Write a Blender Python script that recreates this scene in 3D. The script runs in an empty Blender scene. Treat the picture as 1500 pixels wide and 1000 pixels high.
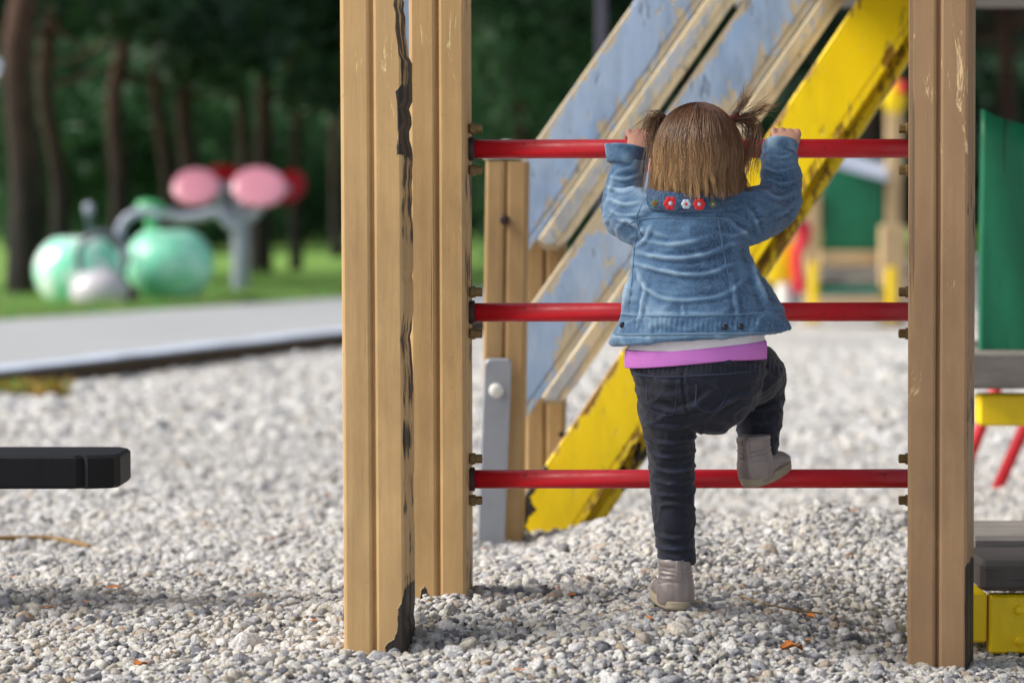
import bpy, math, random
import numpy as np
from mathutils import Vector, Matrix, noise as mnoise
from mathutils.bvhtree import BVHTree
random.seed(7); rng = np.random.default_rng(7)
sc = bpy.context.scene
C = sc.collection
PI = math.pi

# ------------------------------------------------------------------ camera
CAM = Vector((0, -4.07, 0.64)); TH = math.atan(163/3541.7); F = 3541.7
fw = Vector((0, math.cos(TH), -math.sin(TH))); up = Vector((0, math.sin(TH), math.cos(TH)))
def ray(px, py): return fw + Vector(((px-750)/F, 0, 0)) + up*((500-py)/F)
def W(px, py, y):
    d = ray(px, py); return CAM + d*((y-CAM.y)/d.y)
def G(px, py, z):
    d = ray(px, py); return CAM + d*((z-CAM.z)/d.z)
def PX(p):
    """world points n x 3 -> photo pixel coordinates"""
    q = np.asarray(p, float) - np.array(CAM)
    d = q @ np.array(fw); u = q[:, 0]/d*F+750; v = 500-(q @ np.array(up))/d*F
    return u, v
cd = bpy.data.cameras.new("camera"); cam = bpy.data.objects.new("camera", cd); C.objects.link(cam)
cam.location = CAM; cam.rotation_euler = (PI/2-TH, 0, 0)
cd.lens = 85; cd.sensor_width = 36; cd.clip_end = 600; cd.clip_start = 0.05
cd.dof.use_dof = True; cd.dof.focus_distance = 3.95; cd.dof.aperture_fstop = 2.9
sc.camera = cam

# ------------------------------------------------------------------ node helpers
class NT:
    def __init__(s, name):
        s.m = bpy.data.materials.new(name); s.m.use_nodes = True
        s.t = s.m.node_tree; s.n = s.t.nodes; s.l = s.t.links
        s.b = s.n["Principled BSDF"]; s.tc = s.n.new("ShaderNodeTexCoord")
    def link(s, a, b): s.l.new(a, b)
    def put(s, inp, v):
        if hasattr(v, 'links') or isinstance(v, bpy.types.NodeSocket): s.l.new(v, inp)
        else:
            if isinstance(v, (tuple, list)) and len(v) == 3 and inp.type == 'RGBA': v = (*v, 1)
            inp.default_value = v
    def co(s, scale=(1, 1, 1), rot=(0, 0, 0), gen='Object'):
        mp = s.n.new("ShaderNodeMapping"); s.link(s.tc.outputs[gen], mp.inputs[0])
        mp.inputs['Scale'].default_value = scale; mp.inputs['Rotation'].default_value = rot
        return mp.outputs[0]
    def noise(s, scale, detail=4, rough=.55, vec=None, dist=0):
        n = s.n.new("ShaderNodeTexNoise"); n.inputs['Scale'].default_value = scale
        n.inputs['Detail'].default_value = detail; n.inputs['Roughness'].default_value = rough
        n.inputs['Distortion'].default_value = dist
        s.link(vec if vec is not None else s.co(), n.inputs['Vector']); return n.outputs['Fac']
    def voro(s, scale, vec=None, out='Distance', feature='F1'):
        n = s.n.new("ShaderNodeTexVoronoi"); n.feature = feature; n.inputs['Scale'].default_value = scale
        s.link(vec if vec is not None else s.co(), n.inputs['Vector']); return n.outputs[out]
    def ramp(s, fac, stops, interp='LINEAR'):
        r = s.n.new("ShaderNodeValToRGB"); s.put(r.inputs[0], fac); cr = r.color_ramp; cr.interpolation = interp
        while len(cr.elements) < len(stops): cr.elements.new(.5)
        for e, (p, c) in zip(cr.elements, stops):
            e.position = p; e.color = (c, c, c, 1) if isinstance(c, (int, float)) else (*c, 1)
        return r.outputs[0]
    def mix(s, fac, a, b, mode='MIX'):
        m = s.n.new("ShaderNodeMix"); m.data_type = 'RGBA'; m.blend_type = mode
        s.put(m.inputs[0], fac); s.put(m.inputs[6], a); s.put(m.inputs[7], b); return m.outputs[2]
    def math(s, op, a, b=0.0):
        m = s.n.new("ShaderNodeMath"); m.operation = op; s.put(m.inputs[0], a); s.put(m.inputs[1], b); return m.outputs[0]
    def attr(s, name, out='Color'):
        a = s.n.new("ShaderNodeAttribute"); a.attribute_name = name; return a.outputs[out]
    def bump(s, h, dist=.001, strength=1.0, nrm=None):
        b = s.n.new("ShaderNodeBump"); b.inputs['Distance'].default_value = dist; b.inputs['Strength'].default_value = strength
        s.put(b.inputs['Height'], h)
        if nrm is not None: s.link(nrm, b.inputs['Normal'])
        s.link(b.outputs[0], s.b.inputs['Normal']); return b.outputs[0]
    def fin(s, col, rough=.6, **k):
        s.put(s.b.inputs['Base Color'], col); s.put(s.b.inputs['Roughness'], rough)
        for a, v in k.items(): s.put(s.b.inputs[a.replace('_', ' ')], v)
        return s.m
def S(r, g, b):
    """8-bit colour -> linear"""
    f = lambda c: (c/255/12.92) if c/255 <= .04045 else ((c/255+.055)/1.055)**2.4
    return (f(r), f(g), f(b))

def painted_wood(name, paint, paint2, wood, axis='z', chip=.62, grain=1.0, rough=.55, dirt=.5):
    t = NT(name)
    sc_ = {'z': (1, 1, .06), 'x': (.06, 1, 1), 'y': (1, .06, 1)}[axis]
    v = t.co(sc_)
    g = t.noise(90, 5, .6, v); g2 = t.noise(14, 4, .6, v, 1.0)
    blot = t.noise(5, 5, .6)
    col = t.mix(t.ramp(blot, [(.35, 0), (.65, 1)]), paint, paint2)
    col = t.mix(t.math('MULTIPLY', t.ramp(g2, [(.4, 0), (.7, 1)]), .55*grain), col, tuple(c*.62 for c in paint))
    vc = t.co(tuple(max(.25, c) for c in sc_))
    cn = t.noise(30, 6, .7, vc, .6)
    cn = t.math('ADD', cn, t.math('MULTIPLY', t.attr('wear', 'Fac'), .3))
    cm = t.ramp(t.math('ADD', cn, t.math('MULTIPLY', t.math('SUBTRACT', t.noise(3.5, 2), .5), .5)), [(chip-.02, 0), (chip+.035, 1)])
    col = t.mix(cm, col, wood)
    dk = t.ramp(t.noise(7, 6, .75, t.co(tuple(max(.3, c) for c in sc_))), [(.36, 1), (.5, 0)])
    col = t.mix(t.math('MULTIPLY', dk, dirt*.5), col, tuple(c*.3 for c in paint))
    ck = t.ramp(t.noise(55, 3, .5, t.co({'z': (1, 1, .012), 'x': (.012, 1, 1), 'y': (1, .012, 1)}[axis]), .4), [(.30, 1), (.335, 0)])
    col = t.mix(t.math('MULTIPLY', ck, .6), col, tuple(c*.28 for c in paint))
    sp = t.ramp(t.noise(130, 3, .6), [(.70, 0), (.74, 1)]); col = t.mix(t.math('MULTIPLY', sp, .55), col, tuple(c*.35 for c in paint))
    a = t.attr('rot', 'Fac')  # rot, plus shade painted on the grooved posts' right faces
    rn = t.ramp(t.math('ADD', a, t.math('MULTIPLY', t.math('SUBTRACT', t.noise(45, 4, .6, t.co(tuple(max(.25, c) for c in sc_))), .5), .8)), [(.44, 0), (.5, 1)])
    blk = t.mix(t.noise(60, 4, .6, v), (.004, .003, .003), (.03, .019, .012))
    col = t.mix(rn, col, blk)
    h = t.math('ADD', t.math('MULTIPLY', g, .5*grain), t.math('MULTIPLY', cm, -.5))
    h = t.math('ADD', h, t.math('MULTIPLY', ck, -1.2))
    h = t.math('ADD', h, t.math('MULTIPLY', rn, t.math('MULTIPLY', g, 3.0)))
    t.bump(h, .0016, .9)
    return t.fin(col, rough)

TAN = painted_wood("tan_paint", S(204, 168, 116), S(188, 152, 102), S(226, 196, 138), chip=.68, dirt=.5)
TAN2 = painted_wood("tan_paint_shaded", S(158, 126, 92), S(144, 113, 80), S(214, 184, 138), chip=.665, dirt=.5)  # shaded copy of the tan, its darkness painted for the right post
TAN3 = painted_wood("tan_paint_back", S(194, 158, 108), S(176, 140, 92), S(140, 112, 76), chip=.74)
BLUE = painted_wood("blue_peeling_paint", S(146, 172, 206), S(166, 182, 202), S(184, 168, 138), chip=.665, grain=1.0, dirt=.6)
BLUEW = painted_wood("blue_paint_bare_wood", S(176, 176, 174), S(160, 170, 184), S(200, 182, 146), chip=.62, grain=.6, dirt=.7)
YEL = painted_wood("yellow_paint", S(255, 220, 4), S(252, 212, 2), S(150, 110, 20), chip=.76, grain=.4, rough=.42, dirt=.35)
GREYW = painted_wood("grey_bare_wood", S(150, 144, 138), S(122, 116, 112), S(180, 172, 160), 'x', chip=.62, dirt=.8, rough=.8)
DKW = painted_wood("dark_bare_wood", S(92, 86, 84), S(74, 68, 66), S(128, 118, 108), 'x', chip=.66, dirt=.8, rough=.8)
LTW = painted_wood("pale_wood", S(206, 180, 140), S(190, 160, 118), S(160, 130, 90), chip=.7)
GREEN = painted_wood("green_board", S(14, 122, 86), S(10, 104, 72), S(40, 120, 90), chip=.8, grain=.8, rough=.5)

def simple(name, col, rough=.5, var=.15, nscale=12, bump=0.0, bscale=60, **k):
    t = NT(name); n = t.noise(nscale, 4)
    c = t.mix(n, tuple(x*(1-var) for x in col), tuple(min(1, x*(1+var)) for x in col))
    if bump: t.bump(t.noise(bscale, 4), bump, .8)
    return t.fin(c, rough, **k)
t = NT("red_enamel")
c = t.mix(t.noise(8, 5), S(186, 14, 32), S(214, 26, 44)); c = t.mix(t.ramp(t.noise(60, 6, .7), [(.63, 0), (.66, 1)]), c, S(110, 24, 22))
t.bump(t.noise(40, 4), .0006, .5); RED = t.fin(c, t.ramp(t.noise(14, 5, .7), [(.35, .28), (.7, .62)]))
STEEL = simple("galvanised_steel", S(168, 172, 180), .42, .16, 20, .0005, 80, Metallic=.3)
BRASS = simple("weathered_bolt", S(128, 106, 66), .6, .4, 60, .0008, 120, Metallic=.35)
DARKM = simple("dark_shadow_metal", S(50, 34, 28), .6, .3, 40)
RUBBER = simple("black_rubber", (.005, .0055, .008), .6, .2, 20, .001, 90, Specular_IOR_Level=.25)
WHITEP = simple("white_plastic", S(232, 230, 222), .4, .06, 20)
CONC = simple("asphalt_path", S(166, 168, 170), .85, .16, 1.2, .002, 200)
KERBM = simple("kerb_timber", S(74, 58, 40), .9, .5, 8, .004, 40)
PAVER = simple("kerb_stone", S(188, 198, 214), .8, .15, 6, .002, 60)

# ------------------------------------------------------------------ mesh helpers
def clean(vs): return [tuple(map(float, v)) for v in vs]
def empty(name, loc, label=None, cat=None, group=None):
    o = bpy.data.objects.new(name, None); C.objects.link(o); o.location = loc; o.empty_display_size = .1
    tag(o, label, cat, group); return o
def tag(o, label=None, cat=None, group=None, kind=None):
    if label: o["label"] = label
    if cat: o["category"] = cat
    if group: o["group"] = group
    if kind: o["kind"] = kind
    return o
def wloc(o):
    p = Vector((0, 0, 0))
    while o is not None: p = p+Vector(o.location); o = o.parent
    return p
def mk(name, vs, fs, mat, parent=None, smooth=True, attrs=None, origin=None):
    """world-space geometry -> ONE mesh object whose origin sits at the foot of its bounding box"""
    A = np.asarray(vs, float).reshape(-1, 3)
    if origin is None:
        lo, hi = A.min(0), A.max(0); origin = np.array([(lo[0]+hi[0])/2, (lo[1]+hi[1])/2, lo[2]])
    origin = np.asarray(origin, float)
    me = bpy.data.meshes.new(name)
    me.from_pydata((A-origin).tolist(), [], [tuple(f) for f in fs]); me.update()
    if smooth: me.polygons.foreach_set("use_smooth", [True]*len(me.polygons))
    if attrs:
        for k, v in attrs.items():
            v = np.asarray(v, float)
            if v.ndim == 1:
                a = me.attributes.new(k, 'FLOAT', 'POINT'); a.data.foreach_set("value", v)
            else:
                a = me.attributes.new(k, 'FLOAT_COLOR', 'POINT')
                a.data.foreach_set("color", np.c_[v, np.ones(len(v))].ravel())
    for m in (mat if isinstance(mat, (list, tuple)) else [mat]): me.materials.append(m)
    o = bpy.data.objects.new(name, me); C.objects.link(o)
    if parent is not None: o.parent = parent; o.location = Vector(origin)-wloc(parent)
    else: o.location = Vector(origin)
    return o
class B:
    """collects world-space pieces of one mesh"""
    def __init__(s): s.v = []; s.f = []; s.a = []
    def add(s, vs, fs, a=0.0):
        k = len(s.v); s.v += [tuple(map(float, v)) for v in vs]; s.f += [tuple(i+k for i in f) for f in fs]
        s.a += ([a]*len(vs) if np.isscalar(a) else list(a)); return s
    def box(s, lo, hi, bev=.003, M=None):
        vs, fs = rbox(lo, hi, bev)
        if M is not None: vs = [M @ Vector(v) for v in vs]
        return s.add(vs, fs)
    def make(s, name, mat, parent=None, smooth=False, **k): return mk(name, s.v, s.f, mat, parent, smooth, {'rot': s.a}, **k)
def rbox(lo, hi, bev):
    """box with chamfered edges (24 verts)"""
    lo, hi = Vector(lo), Vector(hi); b = min(bev, min((hi-lo))/2.2)
    vs = []; idx = {}
    for ax in range(3):
        for sx in (0, 1):
            for sy in (0, 1):
                for sz in (0, 1):
                    s3 = (sx, sy, sz); p = []
                    for k in range(3):
                        e = hi[k] if s3[k] else lo[k]
                        if k != ax: e += -b if s3[k] else b
                        p.append(e)
                    idx[(ax, s3)] = len(vs); vs.append(tuple(p))
    fs = []
    for ax in range(3):
        o = [k for k in range(3) if k != ax]
        for sd in (0, 1):
            q = []
            for (a, c) in ((0, 0), (1, 0), (1, 1), (0, 1)):
                s3 = [0]*3; s3[ax] = sd; s3[o[0]] = a; s3[o[1]] = c; q.append(idx[(ax, tuple(s3))])
            fs.append(q)
        for a in (0, 1):
            for c in (0, 1):
                q = []
                for ax2, e in ((o[0], 0), (o[0], 1), (o[1], 1), (o[1], 0)):
                    s3 = [0]*3; s3[ax] = e; s3[o[0]] = a; s3[o[1]] = c; q.append(idx[(ax2, tuple(s3))])
                fs.append(q)
    for sx in (0, 1):
        for sy in (0, 1):
            for sz in (0, 1): fs.append([idx[(k, (sx, sy, sz))] for k in range(3)])
    cen = (lo+hi)/2; out = []
    for f in fs:
        P = [Vector(vs[i]) for i in f]; n = (P[1]-P[0]).cross(P[2]-P[0]); m = sum(P, Vector())/len(P)
        out.append(f if n.dot(m-cen) > 0 else f[::-1])
    return vs, out
def catmull(P, k):
    P = [np.asarray(p, float) for p in P]
    if len(P) < 3: return [P[0]+(P[-1]-P[0])*i/k for i in range(k+1)]
    Q = [2*P[0]-P[1]]+P+[2*P[-1]-P[-2]]; out = []
    for i in range(1, len(Q)-2):
        a, b, c, d = Q[i-1:i+3]
        for j in range(k):
            t = j/k; out.append(.5*((2*b)+(c-a)*t+(2*a-5*b+4*c-d)*t*t+(3*b-a-3*c+d)*t**3))
    out.append(P[-1]); return out
def loft(P, R, hint=(1, 0, 0), n=20, k=4, rnd=.5):
    """closed tube of elliptic sections; R = radius or (along hint, across)"""
    R = [(r, r) if np.isscalar(r) else r for r in R]
    D = catmull([np.r_[np.asarray(p, float), r] for p, r in zip(P, R)], k)
    D = [d for d in D]; hint = np.asarray(hint, float)
    pts = [d[:3] for d in D]; rr = [np.maximum(d[3:], 1e-4) for d in D]
    T = [pts[min(i+1, len(pts)-1)]-pts[max(i-1, 0)] for i in range(len(pts))]
    T = [t/np.linalg.norm(t) for t in T]
    rings = []
    def ring(p, t, r, sc_=1):
        a = hint-t*np.dot(hint, t); na = np.linalg.norm(a)
        a = a/na if na > 1e-5 else np.array([0, 0, 1.]); b = np.cross(t, a)
        return [p+sc_*(a*math.cos(q)*r[0]+b*math.sin(q)*r[1]) for q in np.linspace(0, 2*PI, n, endpoint=False)]
    if rnd:
        r = min(rr[0])*rnd
        for s_ in (.35, .75, .94): rings.append(ring(pts[0]-T[0]*r*math.sqrt(1-s_*s_), T[0], rr[0], s_))
    for p, t, r in zip(pts, T, rr): rings.append(ring(p, t, r))
    if rnd:
        r = min(rr[-1])*rnd
        for s_ in (.94, .75, .35): rings.append(ring(pts[-1]+T[-1]*r*math.sqrt(1-s_*s_), T[-1], rr[-1], s_))
    vs = [v for g in rings for v in g]; fs = []
    for i in range(len(rings)-1):
        for j in range(n):
            fs.append((i*n+j, i*n+(j+1) % n, (i+1)*n+(j+1) % n, (i+1)*n+j))
    fs.append(tuple(range(n))[::-1]); fs.append(tuple((len(rings)-1)*n+j for j in range(n)))
    return vs, fs
def ball(c, r, nu=16, nv=10, M=None):
    r = (r, r, r) if np.isscalar(r) else r
    vs = [(0, 0, 1)]
    for i in range(1, nv):
        for j in range(nu):
            a, b = PI*i/nv, 2*PI*j/nu; vs.append((math.sin(a)*math.cos(b), math.sin(a)*math.sin(b), math.cos(a)))
    vs.append((0, 0, -1)); fs = []
    for j in range(nu): fs.append((0, 1+j, 1+(j+1) % nu))
    for i in range(nv-2):
        for j in range(nu): fs.append((1+i*nu+j, 1+(i+1)*nu+j, 1+(i+1)*nu+(j+1) % nu, 1+i*nu+(j+1) % nu))
    L = len(vs)-1
    for j in range(nu): fs.append((L, 1+(nv-2)*nu+(j+1) % nu, 1+(nv-2)*nu+j))
    vs = [Vector((v[0]*r[0], v[1]*r[1], v[2]*r[2])) for v in vs]
    if M is not None: vs = [M @ v for v in vs]
    return [v+Vector(c) for v in vs], fs
def remesh(pieces, voxel, smooth=4):
    """voxel union of closed pieces -> verts, faces, normals"""
    b = B()
    for vs, fs in pieces: b.add(vs, fs)
    me = bpy.data.meshes.new("tmp"); me.from_pydata(b.v, [], b.f)
    o = bpy.data.objects.new("tmp", me); C.objects.link(o)
    m = o.modifiers.new("r", 'REMESH'); m.mode = 'VOXEL'; m.voxel_size = voxel
    if smooth:
        s_ = o.modifiers.new("s", 'SMOOTH'); s_.iterations = smooth; s_.factor = .5
    dg = bpy.context.evaluated_depsgraph_get(); dg.update()
    e = o.evaluated_get(dg); em = e.to_mesh()
    V = np.empty(len(em.vertices)*3); em.vertices.foreach_get("co", V); V = V.reshape(-1, 3)
    N = np.empty(len(em.vertices)*3); em.vertices.foreach_get("normal", N); N = N.reshape(-1, 3)
    Fc = [tuple(p.vertices) for p in em.polygons]
    e.to_mesh_clear(); bpy.data.objects.remove(o); bpy.data.meshes.remove(me)
    return V, Fc, N
def segdist(u, v, a, b):
    d = np.array(b, float)-a; L = d @ d+1e-9
    t = np.clip(((u-a[0])*d[0]+(v-a[1])*d[1])/L, 0, 1)
    return np.hypot(u-a[0]-t*d[0], v-a[1]-t*d[1]), t
def folds(V, N, lines, facing=.15):
    """raise or sink soft creases that run along the given lines; returns the crease field as well"""
    u, v = PX(V); fac = np.clip((-N[:, 1]+.35)/.5, 0, 1); acc = np.zeros(len(V))
    for pts, w, amp in lines:
        pts = [np.array(p, float) for p in (catmull(pts, 5) if len(pts) > 2 else pts)]
        best = np.full(len(V), 1e9); tt = np.zeros(len(V)); n = len(pts)-1
        for i in range(n):
            d, t_ = segdist(u, v, pts[i], pts[i+1]); m = d < best; best[m] = d[m]; tt[m] = ((i+t_)/n)[m]
        env = np.clip(np.sin(np.clip(tt, .02, .98)*PI), 0, 1)**.6
        acc += amp*env*(np.exp(-(best/w)**2)-.45*np.exp(-((best-1.7*w)/(.9*w))**2))
    V2 = V+N*(acc*fac)[:, None]
    return V2, acc*fac
def nz(P, scale, seed=0.0):
    return np.array([mnoise.noise(Vector((p[0]*scale+seed, p[1]*scale, p[2]*scale-seed))) for p in P])
def tubes(lines, rad, n=3, cols=None):
    """thin n-sided strands, tapered to the tip; lines: list of (k,3) arrays"""
    vs = []; fs = []; cl = []
    for li, L in enumerate(lines):
        L = np.asarray(L, float); k = len(L); r = rad[li] if hasattr(rad, '__len__') else rad
        T = np.gradient(L, axis=0); T /= np.linalg.norm(T, axis=1)[:, None]+1e-9
        h = np.array([.3, .9, .2]); A = np.cross(T, h); A /= np.linalg.norm(A, axis=1)[:, None]+1e-9; Bb = np.cross(T, A)
        base = len(vs)
        for i in range(k):
            rr = r*(1-.75*(i/(k-1))**3)
            for j in range(n):
                q = 2*PI*j/n; vs.append(L[i]+A[i]*math.cos(q)*rr+Bb[i]*math.sin(q)*rr)
                if cols is not None: cl.append(cols[li][0]*(1-i/(k-1))+cols[li][1]*(i/(k-1)))
        for i in range(k-1):
            for j in range(n): fs.append((base+i*n+j, base+i*n+(j+1) % n, base+(i+1)*n+(j+1) % n, base+(i+1)*n+j))
    return vs, fs, cl
def cyl(p0, p1, r, n=16, rnd=.25): return loft([p0, p1], [r, r], (0, .3, 1) if abs(Vector(p1).x-Vector(p0).x) > .5*(Vector(p1)-Vector(p0)).length else (1, .1, 0), n, 1, rnd)

# ------------------------------------------------------------------ world and sun
w = bpy.data.worlds.new("World"); sc.world = w; w.use_nodes = True
bg = w.node_tree.nodes["Background"]; sky = w.node_tree.nodes.new("ShaderNodeTexSky"); sky.sky_type = 'NISHITA'; sky.sun_disc = False
AZ, EL = math.radians(7), math.radians(40)     # the sun stands to the left, a little on the camera's side
sdir = Vector((-math.cos(EL)*math.cos(AZ), -math.cos(EL)*math.sin(AZ), math.sin(EL)))
sky.sun_elevation = EL; sky.sun_rotation = math.atan2(sdir.x, sdir.y); sky.air_density = 1.0; sky.dust_density = 3.0; sky.ozone_density = .6
hs = w.node_tree.nodes.new('ShaderNodeHueSaturation'); hs.inputs['Saturation'].default_value = .55; w.node_tree.links.new(sky.outputs[0], hs.inputs['Color']); w.node_tree.links.new(hs.outputs[0], bg.inputs[0]); bg.inputs[1].default_value = .15
ld = bpy.data.lights.new("sun", 'SUN'); ld.energy = 4.4; ld.angle = math.radians(30); ld.color = (1, .96, .9)
lo = bpy.data.objects.new("sun", ld); C.objects.link(lo); lo.rotation_euler = sdir.to_track_quat('Z', 'Y').to_euler()
sc.view_settings.view_transform = 'Standard'; sc.view_settings.look = 'None'; sc.view_settings.exposure = 0; sc.view_settings.gamma = 1

# ------------------------------------------------------------------ ground heights
CP = np.array([(-.24, -.27, -.035), (-.12, -.08, .035), (.26, -.14, .012), (.72, -.2, -.07), (.95, -.08, -.105), (.9, .1, -.09), (1.3, -.05, -.1), (0, -.7, -.045), (.5, -.7, -.07), (-.6, -.5, -.05), (-.7, .3, -.01),
               (-.5, 1, -.03), (-.05, 1.05, -.02), (.4, .3, .03), (.9, .3, -.01), (.4, 1.8, -.14), (1.2, 1.8, -.14), (-.6, 3, -.06), (1, 4, -.12), (.8, 2.6, -.13), (-1, -1.2, -.06), (1, -1.2, -.07), (-2, 1, -.04),
               (2, 1, -.05), (0, 6, -.08), (-3, 6, -.07), (3, 6, -.09)])
def H(x, y):
    x = np.asarray(x, float); y = np.asarray(y, float)
    num = np.zeros_like(x); den = np.zeros_like(x)
    for a, b, z in CP:
        w_ = 1/((x-a)**2+(y-b)**2+.02)**1.6; num += w_*z; den += w_
    h = num/den
    s_ = np.clip((x+.02)/.33, 0, 1); s_ = s_*s_*(3-2*s_)
    yc = .86+.05*np.sin(x*3)
    wd = np.where(y < yc, .42, .3)
    h = h+s_*(.085+.012*np.sin(x*9+1)+.008*np.sin(x*23))*np.exp(-((y-yc)/wd)**2)
    h = h+.006*np.sin(x*7+y*4)+.005*np.sin(x*13-y*11+2)
    far = np.clip((y-6)/5, 0, 1); return h*(1-far)-.08*far

# ground sheet
xs = np.unique(np.r_[np.linspace(-3, 3, 121), np.linspace(-10, 10, 41), np.linspace(-220, 220, 23)])
ys = np.unique(np.r_[np.linspace(-2, 5, 141), np.linspace(5, 25, 41), np.linspace(25, 400, 16), np.linspace(-12, -2, 8)])
X, Y = np.meshgrid(xs, ys); Z = H(X, Y)-.006
nx = len(xs); vs = np.c_[X.ravel(), Y.ravel(), Z.ravel()]
fs = [(j*nx+i, j*nx+i+1, (j+1)*nx+i+1, (j+1)*nx+i) for j in range(len(ys)-1) for i in range(nx-1)]
t = NT("gravel_bed")
v = t.co(gen='Object'); vc = t.voro(70, v, 'Color'); vd = t.voro(70, v)
sep = t.n.new("ShaderNodeSeparateColor"); t.link(vc, sep.inputs[0])
c = t.ramp(sep.outputs[0], [(0, S(170, 168, 166)), (.25, S(216, 213, 208)), (.6, S(242, 239, 233)), (1, S(250, 248, 245))])
c = t.mix(t.ramp(vd, [(.35, 0), (.8, 1)]), c, S(92, 88, 84))  # shadowed gaps between stones painted into the bed colour
c = t.mix(t.ramp(t.noise(1.3, 3), [(.4, 0), (.7, 1)]), c, t.mix(.7, c, (.8, .8, .8), 'MULTIPLY'))
t.bump(t.math('MULTIPLY', vd, -1), .005, .6)
gm = t.fin(c, .9)
ground = mk("ground", vs, fs, gm, origin=(0, 0, 0)); tag(ground, kind="structure")

# ------------------------------------------------------------------ gravel (real stones, instanced)
def scatter(y0, y1, sp, xm):
    out = []
    n = int((y1-y0)/sp)
    for i in range(n):
        y = y0+i*sp; hw = (y+4.07)*.215+xm; m = int(2*hw/sp)
        x = -hw+np.arange(m)*sp+rng.uniform(-.5, .5, m)*sp*.95
        out.append(np.c_[x, y+rng.uniform(-.5, .5, m)*sp*.95])
    return np.concatenate(out)
pts = []; szs = []
for (y0, y1, sp, xm, s0, lay) in ((-.85, 1.5, .0069, .22, .0049, 0), (-.85, 1.5, .0145, .22, .0068, .002), (1.5, 4.2, .0125, .35, .0088, 0), (4.2, 10.5, .024, .5, .016, 0)):
    p = scatter(y0, y1, sp, xm); z = H(p[:, 0], p[:, 1])+rng.uniform(-.6, .5, len(p))*s0*1.4+lay
    pts.append(np.c_[p, z]); szs.append(s0*np.exp(rng.normal(0, .36, len(p))))
pts = np.concatenate(pts); szs = np.concatenate(szs)
kl = G(0, 575, -.07); kr = G(505, 495, -.06)       # stones stop at the kerb
nrm = np.array([-(kr.y-kl.y), kr.x-kl.x]); nrm = nrm/np.linalg.norm(nrm)
keep = ((pts[:, 0]-kl.x)*nrm[0]+(pts[:, 1]-kl.y)*nrm[1]) < -.02
pts = pts[keep]; szs = szs[keep]
t = NT("gravel_stone")
oi = t.n.new("ShaderNodeObjectInfo")
c = t.ramp(oi.outputs['Random'], [(0, S(62, 65, 78)), (.07, S(112, 115, 128)), (.15, S(176, 177, 184)), (.28, S(232, 231, 230)), (.4, S(212, 203, 184)), (.48, S(242, 239, 230)),
    (.64, S(248, 247, 244)), (.7, S(146, 143, 140)), (.76, S(238, 231, 217)), (.83, S(182, 154, 122)), (.86, S(216, 216, 220)), (1, S(250, 249, 247))])
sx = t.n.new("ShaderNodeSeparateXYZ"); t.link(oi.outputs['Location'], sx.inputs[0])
near = t.ramp(t.math('ADD', t.math('MULTIPLY', sx.outputs[1], .4), .35), [(.08, (.84, .85, .88)), (.25, (.98, .97, .95)), (.8, (1, 1, 1))])  # shade near the camera painted into the stone colour
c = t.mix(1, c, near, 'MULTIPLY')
far_ = t.ramp(sx.outputs[1], [(0, .10), (.6, .3), (1.0, .45)]); c = t.mix(far_, c, S(244, 242, 238))  # open sunlight on farther stones painted in as whitening
ns = t.noise(1.6, 5, .65); c = t.mix(t.ramp(ns, [(.33, .6), (.52, 0)]), c, t.mix(1, c, S(170, 165, 160), 'MULTIPLY'))
t.bump(t.noise(4, 5, .6), .08, .6)
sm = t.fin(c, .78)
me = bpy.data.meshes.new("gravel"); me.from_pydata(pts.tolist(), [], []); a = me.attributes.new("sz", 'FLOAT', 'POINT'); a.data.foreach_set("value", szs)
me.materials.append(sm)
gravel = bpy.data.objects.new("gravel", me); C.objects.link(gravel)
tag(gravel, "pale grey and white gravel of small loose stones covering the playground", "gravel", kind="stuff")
ng = bpy.data.node_groups.new("gravel_nodes", "GeometryNodeTree")
ng.interface.new_socket("Geometry", in_out='INPUT', socket_type='NodeSocketGeometry'); ng.interface.new_socket("Geometry", in_out='OUTPUT', socket_type='NodeSocketGeometry')
N_, L_ = ng.nodes, ng.links
gi = N_.new("NodeGroupInput"); go = N_.new("NodeGroupOutput"); jn = N_.new("GeometryNodeJoinGeometry")
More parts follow.
